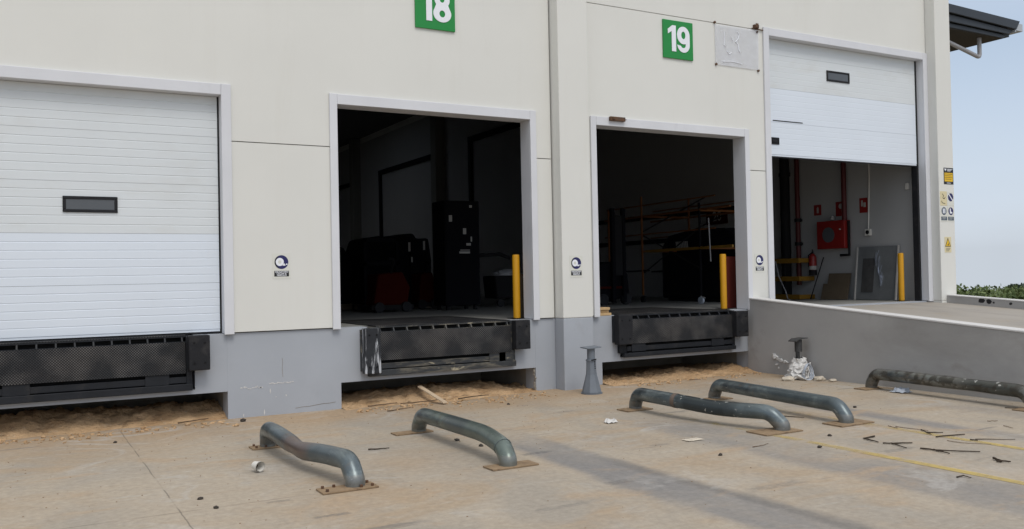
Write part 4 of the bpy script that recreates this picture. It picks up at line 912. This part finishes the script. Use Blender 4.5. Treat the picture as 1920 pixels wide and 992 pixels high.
def barrier(label, pts, mats, plates, seams=(), rads=None, squash=None):
    """pts: far foot -> near foot; mats: list of (fraction_end, material)"""
    t = thing('pipe_barrier', label, 'barrier', ((pts[0][0]+pts[-1][0])/2, (pts[0][1]+pts[-1][1])/2, 0), 'bent pipe barriers on the yard')
    f0, f1 = pts[0], pts[-1]
    pts = [(f0[0], f0[1], .012), (f0[0], f0[1], .06)] + list(pts[1:-1]) + [(f1[0], f1[1], .06), (f1[0], f1[1], .012)]
    if rads: rads = [rads[0], .05] + list(rads[1:-1]) + [.05, rads[-1]]
    path = bend(pts, rads or .22, 7)
    fine = [path[0]]
    for a, b in zip(path, path[1:]):
        n = max(1, int((b-a).length/.07))
        fine += [a+(b-a)*(k/n) for k in range(1, n+1)]
    Ls = [0]
    for a, b in zip(fine, fine[1:]): Ls.append(Ls[-1]+(b-a).length)
    tot = Ls[-1]; start = 0
    def rad(f):
        k = 1
        for c, wd, am in (squash or ()): k -= am*math.exp(-((f-c)/wd)**2)
        return PR*k
    mb = MB(); mb.tube(fine, [rad(q/tot) for q in Ls], 24, True, .010); mb.build('pipe', mats, t, smooth=True)
    for s in seams:
        i = min(range(1, len(fine)-1), key=lambda i: abs(Ls[i]/tot-s[0])); d = (fine[i+1]-fine[i-1]).normalized()
        mb = MB(); mb.tube([fine[i]-d*s[1], fine[i]+d*s[1]], PR+.004, 22); mb.build('collar', s[2], t, smooth=True)
    for (x0, x1, y0, y1, bolts) in plates:
        mb = MB(); mb.box(x0, x1, y0, y1, .002, .016); o = mb.build('base_plate', 'rustplate', t, bevel=.002)
        if bolts:
            for bx in (x0+.045, x0+.14, x1-.14, x1-.045):
                for by in (y0+.035, y1-.035):
                    if random.random() < .8:
                        b = MB(); b.cyl(bx, by, .016, .036, .013, 6); b.build('bolt', 'rust', o)
    return t
zc = .195
barrier('kinked grey pipe barrier with a rust brown dent, nearest the white cup', [(2.28, -2.20, .01), (2.265, -2.27, zc), (2.26, -2.6, zc+.01), (2.28, -3.45, zc-.035), (2.36, -3.85, zc-.005), (2.43, -4.32, zc+.01), (2.44, -4.43, .01)],
        pipe_mat('pipe_rust_dent', [(-3.4, .30, (.15, .105, .085), .8)]), [(2.10, 2.50, -2.31, -2.12, 1), (2.13, 2.60, -4.56, -4.36, 1)], squash=[(.5, .06, .16)], rads=[.1, .17, .1, .12, .15, .2, .1])
barrier('grey green pipe barrier second from the left with a smooth far bend', [(3.93, -2.29, .01), (3.925, -2.40, zc+.01), (3.93, -3.0, zc+.015), (3.92, -3.93, zc+.02), (3.885, -4.34, zc-.035), (3.87, -4.45, .01)],
        pipe_mat('pipe_grey_green', [(-3.35, .25, (.075, .09, .10), .6)], tint=(.12, .15, .135)), [(3.62, 4.06, -2.40, -2.22, 0), (3.66, 4.13, -4.56, -4.36, 0)], seams=[(.915, .004, 'galv')], rads=[.1, .16, .1, .26, .15, .1])
barrier('pipe barrier with a black middle stretch and white paint chips', [(6.88, -2.36, .01), (6.86, -2.45, zc+.01), (6.84, -3.1, zc+.01), (6.93, -3.85, zc-.02), (7.10, -4.45, zc), (7.17, -4.56, .01)],
        pipe_mat('pipe_black_stretch', [(-3.7, .38, (.035, .045, .05), .9)]), [(6.63, 7.03, -2.53, -2.30, 0), (6.80, 7.33, -4.70, -4.40, 0)], seams=[(.39, .03, 'galvrust')], rads=[.1, .18, .1, .2, .22, .1])
barrier('straight weathered pipe barrier standing behind the black stretched one', [(8.29, -2.26, .01), (8.27, -2.36, zc+.01), (8.17, -3.5, zc+.005), (8.08, -4.52, zc), (8.08, -4.63, .01)],
        pipe_mat('pipe_plain', []), [(8.03, 8.48, -2.42, -2.2, 0), (7.84, 8.36, -4.78, -4.50, 0)], rads=[.1, .17, .1, .2, .1])
barrier('dark flaking pipe barrier along the foot of the ramp wall', [(10.80, -2.78, .01), (10.79, -2.87, zc+.02), (10.72, -3.8, zc+.02), (10.62, -5.12, zc+.01), (10.60, -5.25, .01)],
        pipe_mat('pipe_flaking', [(-4.75, .4, (.05, .055, .05), .7)], flake=.8, tint=(.16, .16, .145)), [(10.52, 10.95, -2.92, -2.70, 0), (10.36, 10.8, -5.36, -5.12, 0)], rads=[.1, .18, .1, .2, .1], squash=[(.66, .08, .08)])

# ------------------------------------------------------------------ support stands
t = thing('support_stand', 'blue grey trailer support stand with flared base beside the pilaster', 'support stand', (7.29, -.78, 0), 'trailer support stands')
sx, sy = 7.29, -.78
mb = MB(); mb.cyl(sx, sy, .002, .018, .155, 32); mb.build('base_ring', 'stand', t)
mb = MB(); mb.tube([(sx, sy, .022), (sx, sy, .06), (sx, sy, .28), (sx, sy, .34), (sx, sy, .49)], [.145, .136, .080, .074, .070], 8); mb.build('flared_base', 'stand', t)
mb = MB(); mb.tube([(sx, sy, .475), (sx, sy, .495)], .077, 20); mb.build('collar', 'stand', t)
mb = MB(); mb.cyl(sx, sy, .49, .655, .057, 20); mb.build('inner_tube', 'stand', t, smooth=True)
mb = MB(); mb.obox((sx, sy, .668), (.12, 0, .006), (0, .095, .004), (0, 0, .007)); mb.build('top_plate', 'stand', t)
mb = MB()
for i in range(4): mb.tube([(sx+.012+.003*i, sy-.074, .46-.03*i), (sx+.012+.003*i, sy-.064, .46-.03*i)], .008, 8)
mb.tube([(sx-.05, sy-.085, .49), (sx+.03, sy-.085, .50)], .008, 8); mb.build('pin_hole', 'dark', t)
t = thing('support_stand', 'dark support stand with bent cap, wrapped in white plastic by the ramp wall', 'support stand', (10.9, -1.35, 0), 'trailer support stands')
sx, sy = 10.9, -1.33
mb = MB(); mb.tube([(sx, sy, .43), (sx, sy, .62)], .06, 12); mb.build('inner_tube', 'darkstand', t, smooth=True)
mb = MB(); mb.prism([(sx-.14, sy-.09, .595), (sx-.07, sy-.09, .628), (sx+.12, sy-.09, .640), (sx+.12, sy-.09, .652), (sx-.07, sy-.09, .642), (sx-.14, sy-.09, .607)], (0, .17, 0)); mb.build('top_plate', 'darkstand', t)
mb = MB(); mb.box(sx-.055, sx-.005, sy-.03, sy+.01, .2, .45); mb.box(sx-.05, sx-.02, sy-.035, sy-.031, .37, .41); mb.build('lock_bar', 'darkstand', t)
mb = MB(); mb.tube([(sx, sy, .002), (sx, sy, .05), (sx, sy, .26), (sx, sy, .3)], [.17, .15, .08, .075], 8); mb.build('flared_base', 'darkstand', t)
mb = MB(); bm = mb.bm; rnd = random.Random(5); rows = []
for k in range(12):
    z = .004+.34*k/11; row = []
    for q in range(22):
        a = 2*math.pi*q/22; r = (.205-.36*z)*(1+rnd.uniform(-.24, .24))+(.02 if k % 3 == 1 else 0)
        row.append(bm.verts.new((sx-.015+r*math.cos(a)*1.05, sy-.03+r*math.sin(a), max(.004, z+rnd.uniform(-.018, .018)))))
    rows.append(row)
for a, b in zip(rows, rows[1:]):
    for q in range(22): bm.faces.new((a[q], a[(q+1) % 22], b[(q+1) % 22], b[q]))
for q in range(9): mb.tube([(sx+rnd.uniform(-.15, .1), sy-.16+rnd.uniform(-.05, .03), rnd.uniform(.03, .3)), (sx+rnd.uniform(-.15, .1), sy-.20+rnd.uniform(-.04, .04), rnd.uniform(.02, .25))], rnd.uniform(.006, .016), 6)
tag(mb.build('plastic_wrap', 'scrap', base=(sx, sy, .1)), 'crumpled white plastic wrapped round the foot of the dark stand', 'plastic wrap')
mb = MB()
for q in range(3):
    P = [(sx-.06+(.075+.01*q)*math.cos(a)+.012*q, sy-.21-.012*q+.02*math.sin(a*2), .13+(.115+.008*q)*math.sin(a)) for a in [2*math.pi*i/28 for i in range(29)]]
    mb.tube(P, .009, 8, False)
tag(mb.build('hose_coil', 'rope', base=(sx-.05, sy-.2, .02), smooth=True), 'small coil of grey hose propped against the wrapped stand', 'hose')
for i, (x, y, r, lab) in enumerate(((10.58, -1.42, .075, 'pale rubble lump left of the wrapped stand'), (10.93, -1.72, .07, 'pale rubble lump right of the wrapped stand'), (10.99, -1.92, .045, 'small pale rubble lump nearest the ramp wall'))):
    mb = MB(); mb.blob((x, y, r*.4), r, 2, .5, (1.3, 1.2, .65)); tag(mb.build('rubble', 'rubble', base=(x, y, 0)), lab, 'rubble', 'rubble lumps round the wrapped stand')
mb = MB(); rnd = random.Random(3)
for (y, z, r) in ((-.62, .31, .035), (-.66, .285, .04), (-.70, .26, .022), (-.76, .245, .03), (-.80, .235, .022), (-.87, .22, .028), (-.92, .215, .018), (-.68, .17, .022), (-.72, .115, .016)):
    random.seed(int(-y*1000)); mb.blob((11.085, y, z), r, 2, 1.0, (.55, 1.3, .9))
tag(mb.build('foam_blobs', 'scrap', base=(11.0, -.8, .2)), 'lumps of dried white foam stuck to the ramp wall left of the wrapped stand', 'foam')

# ------------------------------------------------------------------ sand heaps in the pits
def sand_heap(x0, x1, yfront, prof, seed, label):
    rnd = random.Random(seed); mb = MB(); bm = mb.bm
    nx, ny = int((x1-x0)/.035), 52; y0, y1 = -.62, 1.3
    from mathutils import noise as NZ
    rows = []
    for i in range(nx+1):
        u = i/nx; x = x0+(x1-x0)*u; row = []
        h = prof(u)
        for j in range(ny+1):
            y = y0+(y1-y0)*j/ny
            yf = yfront(u)+.08*NZ.noise((x*2.3, seed, 0))
            k = min(1, max(0, (y-yf)/(.75)))
            s = k*k*(3-2*k)
            n = NZ.fractal((x*3.2, y*3.2, seed*3.1), 1, 2.1, 5)
            n2 = NZ.fractal((x*11, y*11, seed*1.7), 1, 2.1, 4)
            z = h*s*(1+.45*n)+(.022*n2)*min(1, s*3)+.03*max(0, n2)*s*s - .012*(1-min(1, k*6))
            if y > .5: z -= (y-.5)*.12
            inside = x0+.02 < x < x1-.02
            if y > -.005 and y < .31: pass
            row.append(bm.verts.new((x, y, z)))
        rows.append(row)
    for a, b in zip(rows, rows[1:]):
        for j in range(ny): bm.faces.new((a[j], b[j], b[j+1], a[j+1]))
    o = mb.build('sand_heap', 'sand', base=((x0+x1)/2, .2, 0), smooth=False)
    for p in o.data.polygons: p.use_smooth = True
    tag(o, label, 'sand heap'); o['kind'] = 'stuff'
sand_heap(-.73, 2.33, lambda u: -.10+.05*u, lambda u: .20-.05*u, 1, 'orange sandy soil heaped in the pit beneath the closed roller door')
sand_heap(3.80, 6.82, lambda u: -.28+.12*math.sin(u*9)*.5, lambda u: .045+.085*max(0, math.sin(min(1, u*1.08)*math.pi))**.5, 5, 'sandy soil heaped in the pit beneath door 18')
sand_heap(8.03, 11.12, lambda u: -.36, lambda u: .03+.06*u+.015*math.sin(u*14), 9, 'sandy soil heaped in the pit beneath door 19')

mb = MB(); rnd = random.Random(31)
for i in range(420):
    a, b = rnd.choice(((-.7, 2.3), (-.7, 2.3), (3.85, 6.8), (3.85, 6.8), (8.1, 11.0)))
    x = rnd.uniform(a, b); y = -.12-abs(rnd.gauss(0, .22)) - (.15 if x > 3 else 0); r = rnd.uniform(.005, .02)*(1 if rnd.random() < .8 else 1.6)
    random.seed(i+7000); mb.blob((x, y, r*.4), r, 1, .8, (1.3, 1, .7))
o = mb.build('sand_clods', 'sand'); o['kind'] = 'stuff'; tag(o, 'small sandy clods thinning out from the heaps onto the concrete', 'clods')
# ------------------------------------------------------------------ litter
def stick(name, m, r, label, polys, cat='stick', group='dry sticks on the yard', lift=0):
    b = Vector((polys[0][0][0], polys[0][0][1], 0)); mb = MB()
    for pl in polys:
        pts = []
        for k in range(len(pl)-1):
            a, c = Vector((*pl[k], 0)), Vector((*pl[k+1], 0)); n = 4
            for i in range(n + (k == len(pl)-2)):
                q = a.lerp(c, i/n); q += Vector((random.uniform(-1, 1), random.uniform(-1, 1), 0))*.0025
                q.z = r*.6+.003+lift+random.uniform(0, .004); pts.append(q)
        nn = len(pts); mb.tube(pts, [r*.68*(1-.5*i/nn)*random.uniform(.9, 1.1) for i in range(nn)], 7)
    tag(mb.build(name, m, base=b), label, cat, group)
S = stick
S('stick', 'bark', .013, 'dark forked stick shaped like a V, leftmost of the scattered sticks', [[(7.63, -5.36), (7.46, -5.36)], [(7.45, -5.38), (7.41, -5.58)]])
S('stick', 'bark', .012, 'dark stick split into two prongs beside the V shaped stick', [[(7.39, -5.65), (7.46, -5.70), (7.37, -5.93)], [(7.45, -5.70), (7.64, -5.79)]])
S('stick', 'bark', .012, 'longest dark branch with a fork, lying between the yellow lines', [[(7.46, -6.01), (7.51, -6.17), (7.75, -6.42)], [(7.50, -6.12), (7.46, -6.31)]])
S('stick', 'bark', .010, 'dark stick with a side twig lying on the far yellow line', [[(8.34, -5.38), (8.18, -5.61)], [(8.25, -5.51), (8.37, -5.61)]])
S('stick', 'bark', .011, 'straight dark stick pointing at the far yellow line', [[(8.10, -5.72), (8.46, -5.79)]])
S('twig', 'palebark', .006, 'short thin twig on the far yellow line', [[(8.28, -5.02), (8.24, -5.17)]])
S('twig', 'palebark', .006, 'long thin twig running along the far yellow line', [[(8.30, -5.10), (8.36, -5.45)]])
S('twig', 'bark', .010, 'stubby twig at the end of a straight thin stick', [[(8.23, -6.0), (8.25, -6.07)]])
S('twig', 'bark', .007, 'straight thin stick crossing the grey tyre lane on the right', [[(8.30, -6.01), (8.59, -6.24)]])
S('twig', 'palebark', .005, 'long bowed hairlike twig between the branches and the far line', [[(8.02, -5.90), (8.03, -6.04), (8.18, -6.25)]])
S('stick', 'bark', .016, 'short knobbly stick alone near the right edge', [[(7.57, -6.66), (7.51, -6.77), (7.55, -6.83)], [(7.51, -6.77), (7.47, -6.75)]])
S('twig', 'bark', .009, 'small arched twig on the near side of the near yellow line', [[(6.67, -6.92), (6.75, -6.92), (6.74, -7.0)]])
S('twig', 'palebark', .006, 'pale short twig by itself far up the yard on the right', [[(9.39, -5.44), (9.49, -5.49)]])
S('twig', 'palebark', .006, 'pale slanted twig at the right below the ramp wall', [[(9.25, -5.71), (9.19, -5.85)]])
S('twig', 'bark', .008, 'dark twig at the foot of the flaking barrier near the right edge', [[(10.45, -4.98), (10.5, -5.14)]])
S('twig', 'palebark', .006, 'curved brown twig in front of the black stretched barrier', [[(6.26, -5.05), (6.40, -5.05), (6.51, -5.01)]])
S('twig', 'bark', .009, 'dark twig under the straight weathered barrier', [[(7.89, -3.9), (7.99, -4.11)]])
S('stick', 'bark', .012, 'flat dark stick between the two left barriers', [[(3.08, -2.99), (3.2, -3.03), (3.28, -3.05)]])
S('stick', 'palebark', .014, 'brown stick on the sand edge under the closed roller door', [[(1.71, -.16), (1.90, -.08), (2.09, .0)]], lift=.02)
S('stick', 'palebark', .014, 'left brown stick on the sand edge under door 18', [[(4.06, -.30), (4.31, -.26), (4.5, -.22)]], lift=.03)
S('stick', 'palebark', .013, 'long brown stick beneath the pale plank', [[(4.51, -.33), (4.84, -.33), (5.2, -.28)]], lift=.03)
S('stick', 'palebark', .010, 'thin brown stick in front of the sand, left of the plank', [[(4.19, -.66), (4.58, -.51)]])
S('stick', 'bark', .012, 'dark stick to the right of the pale plank', [[(5.35, -.36), (5.64, -.28), (5.88, -.26)]], lift=.03)
S('twig', 'palebark', .010, 'brown twig on the sand before door 19', [[(9.35, -.51), (9.55, -.55)]], lift=.01)
mb = MB(); mb.obox((5.02, -.22, .115), (.06, -.29, -.085), (.035, .010, 0), (0, .004, .008))
tag(mb.build('plank', 'greywood', base=(5.02, -.22, .1)), 'short pale plank lying on the sand heap under door 18', 'plank')
for i, (x, y, r, lab) in enumerate(((4.04, -3.04, .026, 'dark stone beside the far end of the second barrier'), (4.11, -3.45, .022, 'dark stone under the middle of the second barrier'), (6.77, -5.42, .022, 'dark stone on the near yellow line'), (7.33, -5.05, .022, 'dark chip by the near foot of the black stretched barrier'),
        (5.74, -5.16, .02, 'lone dark stone in the middle of the yard'), (2.44, -.32, .032, 'dark clod at the corner of the left plinth pillar'), (1.27, -4.13, .02, 'dark stone left of the white cup'), (1.32, -4.5, .02, 'dark stone at the slab joint in the foreground'), (.94, -.97, .018, 'dark stone close to the saw cut joint'), (5.77, -1.03, .02, 'dark stone before the open doorway 18'), (9.1, -3.9, .02, 'dark stone near the flaking barrier'))):
    mb = MB(); mb.blob((x, y, r*.45), r, 1, .6, (1.25, 1, .7)); tag(mb.build('stone', 'stone', base=(x, y, 0)), lab, 'stone', 'small dark stones on the yard')
# grit: too many to count
mb = MB(); rnd = random.Random(11)
for i in range(600):
    x, y = rnd.uniform(-1, 11), -abs(rnd.gauss(0, 3.0))-.1
    r = rnd.uniform(.002, .006)
    random.seed(i); mb.blob((x, y, r*.4), r, 0 if False else 1, .5, (1.3, 1, .7))
o = mb.build('grit', 'rustplate'); o['kind'] = 'stuff'; tag(o, 'fine brown grit scattered over the concrete yard', 'grit')
# white cup lying on its side, mouth towards the camera
t = thing('plastic_cup', 'small white plastic pot on its side left of the kinked barrier', 'cup', (1.91, -3.42, 0))
ax = Vector((.30, -.9, -.05)).normalized(); c0 = Vector((1.895, -3.36, .055))
mb = MB(); mb.tube([c0-ax*.045, c0-ax*.04, c0+ax*.050], [.026, .034, .046], 24, False); mb.bm.faces.new([v for v in list(mb.bm.verts)[:24]][::-1]); o = mb.build('wall', 'pvc', t, smooth=True)
mb = MB(); mb.tube([c0+ax*.043, c0+ax*.053], .049, 24, False); mb.tube([c0+ax*.052, c0-ax*.035], [.041, .030], 24, False); mb.build('rim', 'pvc', t, smooth=True)
mb = MB(); mb.tube([c0-ax*.036, c0-ax*.032], .033, 18); mb.build('soil', 'bark', t)
def crumple(name, x, y, sx, sy, h, seed, m, label, cat, grp=None):
    rnd = random.Random(seed); mb = MB(); bm = mb.bm; n = 6
    g = [[bm.verts.new((x+sx*(i/n-.5)+rnd.uniform(-.2, .2)*sx/n, y+sy*(j/n-.5)+rnd.uniform(-.2, .2)*sy/n, .006+h*rnd.random()*(1 if 0 < i < n and 0 < j < n else .25))) for j in range(n+1)] for i in range(n+1)]
    for i in range(n):
        for j in range(n): bm.faces.new((g[i][j], g[i+1][j], g[i+1][j+1], g[i][j+1]))
    o = mb.build(name, m, base=(x, y, 0)); md = o.modifiers.new('thick', 'SOLIDIFY'); md.thickness = .002
    tag(o, label, cat, grp)
crumple('paper_scrap', 6.0, -3.05, .14, .11, .05, 2, 'scrap', 'crumpled white paper scrap left of the black stretched barrier', 'paper scrap')
crumple('plastic_scrap', 6.05, -4.42, .20, .11, .008, 5, 'rubble', 'flattened pale plastic scrap in the middle of the yard', 'plastic scrap')
crumple('plastic_bag', 10.72, -3.33, .20, .22, .07, 8, 'rope', 'crushed bluish plastic bag under the flaking barrier', 'plastic bag')
mb = MB(); mb.obox((10.78, -3.08, .03), (.0, .14, 0), (.012, 0, 0), (0, 0, .01)); tag(mb.build('wood_strip', 'greywood', base=(10.78, -3.08, 0)), 'pale wood strip beside the bluish plastic bag', 'wood strip')

# ------------------------------------------------------------------ side canopy on the end wall
t = thing('canopy', 'dark clad canopy roof projecting from the end wall of the warehouse', 'canopy', (18, .9, 6.8))
mb = MB(); mb.prism([(16.53, .28, 7.16), (19.72, .28, 7.05), (19.86, .28, 7.25), (16.53, .28, 7.34)], (0, .05, 0)); mb.build('fascia', 'canopy', t, bevel=.01)
mb = MB(); mb.prism([(16.53, .34, 6.98), (19.55, .34, 6.93), (19.66, .34, 7.04), (16.53, .34, 7.15)], (0, .04, 0)); mb.build('fascia', 'canopy', t, bevel=.01)
mb = MB(); mb.prism([(16.53, .40, 6.87), (19.41, .40, 6.84), (19.52, .40, 6.93), (16.53, .40, 6.97)], (0, .04, 0)); mb.build('fascia', 'canopy', t, bevel=.01)
mb = MB(); mb.box(16.53, 19.42, .42, 9, 6.84, 6.86); mb.build('soffit', 'soffit', t)
mb = MB(); mb.prism([(16.53, .33, 7.30), (19.8, .33, 7.20), (19.8, .33, 7.23), (16.53, .33, 7.33)], (0, 8.6, 0)); mb.build('roof_sheet', 'canopy', t)
mb = MB(); mb.box(19.44, 19.72, .46, 9, 6.92, 7.03); mb.build('edge_beam', 'canopy', t)
mb = MB(); mb.box(19.74, 19.98, .30, 9, 7.03, 7.2); mb.box(19.70, 19.735, .30, 9, 6.99, 7.05); mb.build('gutter', 'gutter', t, bevel=.006)
mb = MB(); mb.tube(bend([(18.86, .62, 6.84), (18.86, .62, 6.40), (17.6, .62, 6.66), (16.53, .62, 6.88)], .09, 5), .045, 12); mb.build('drain_pipe', 'whitepipe', t, smooth=True)

# ------------------------------------------------------------------ field of shrubs and far trees
def leaf_mat(name, a, b):
    m = bpy.data.materials.new(name); m.use_nodes = True
    t = m.node_tree; bs = t.nodes['Principled BSDF']; n = t.nodes.new; l = t.links.new
    bs.inputs['Roughness'].default_value = .7; bs.inputs['Specular IOR Level'].default_value = .2
    tc = n('ShaderNodeTexCoord'); z = n('ShaderNodeTexNoise'); z.inputs['Scale'].default_value = 1.1; z.inputs['Detail'].default_value = 6; l(tc.outputs['Object'], z.inputs['Vector'])
    r = n('ShaderNodeValToRGB'); r.color_ramp.elements[0].position = .35; r.color_ramp.elements[0].color = (*a, 1); r.color_ramp.elements[1].position = .65; r.color_ramp.elements[1].color = (*b, 1)
    l(z.outputs['Fac'], r.inputs[0]); l(r.outputs[0], bs.inputs['Base Color']); return m
M['leaf'] = leaf_mat('field_foliage', (.055, .085, .028), (.16, .20, .075))
M['leaffar'] = leaf_mat('far_foliage', (.05, .075, .05), (.085, .11, .075))
def gz(x, y):
    d = max(0, x-22, y-60); return -0.022*d if d < 60 else -1.32-.06*(d-60)
def leaves(mb, c, rx, rz, n, s, rnd):
    bm = mb.bm
    for i in range(n):
        while True:
            p = Vector((rnd.uniform(-1, 1), rnd.uniform(-1, 1), rnd.uniform(-1, 1)))
            if .25 < p.length < 1: break
        p = Vector((c[0]+p.x*rx, c[1]+p.y*rx, c[2]+p.z*rz))
        a = Vector((rnd.gauss(0, 1), rnd.gauss(0, 1), rnd.gauss(0, 1))).normalized(); b = a.cross(Vector((rnd.gauss(0, 1), rnd.gauss(0, 1), rnd.gauss(0, 1)))).normalized()
        k = s*rnd.uniform(.6, 1.4)
        bm.faces.new([bm.verts.new(p+q) for q in (a*k, b*k*.55, -a*k, -b*k*.55)])
rnd = random.Random(21); mb = MB()
for row in range(9):
    d = 40+row*5.5
    for k in range(70):
        an = R(40+k*.62+rnd.uniform(-.25, .25)); dd = d+rnd.uniform(-1.5, 1.5)
        x, y = dd*math.sin(an), -11.5+dd*math.cos(an)
        if x < 24: continue
        h = rnd.uniform(1.0, 1.22) if row < 8 else rnd.uniform(1.15, 1.4)
        leaves(mb, (x, y, gz(x, y)+h*.55), rnd.uniform(.55, .8), h*.55, 80, .10, rnd)
o = mb.build('field_shrubs', 'leaf'); o['kind'] = 'stuff'; tag(o, 'rows of low green shrubs in the field beyond the ramp', 'shrubs')
def far_tree(x, y, h, wd, label, seed):
    rnd = random.Random(seed); z = gz(x, y)
    t = thing('tree', label, 'tree', (x, y, z), 'far trees beyond the field')
    mb = MB(); mb.tube([(x, y, z-.2), (x+.1, y, z+h*.4), (x, y, z+h*.7)], [.2, .14, .05], 8)
    for i in range(4):
        a = rnd.uniform(0, 6.28); mb.tube([(x+.05, y, z+h*.4), (x+wd*.4*math.cos(a), y+wd*.4*math.sin(a), z+h*.7)], [.09, .03], 6)
    mb.build('trunk', 'palebark', t)
    mb = MB()
    for i in range(12):
        a = rnd.uniform(0, 6.28); q = rnd.uniform(0, .7)*wd
        leaves(mb, (x+q*math.cos(a), y+q*math.sin(a), z+h*rnd.uniform(.5, .85)), wd*.42, h*.18, 90, .13, rnd)
    mb.build('crown', 'leaffar', t)
for i, (px_an, dd, h, wd, lab) in enumerate(((58.7, 96, 1.5, 1.3, 'broad hazy tree, leftmost of the far clump'), (59.6, 99, 1.75, 1.5, 'tallest hazy tree of the far clump'), (60.9, 102, 1.65, 1.8, 'rounded hazy tree at the right edge of the far clump'))):
    an = R(px_an); far_tree(dd*math.sin(an), -11.5+dd*math.cos(an), h, wd, lab, 40+i)

for o in bpy.data.objects:
    if '_b' in o: del o['_b']
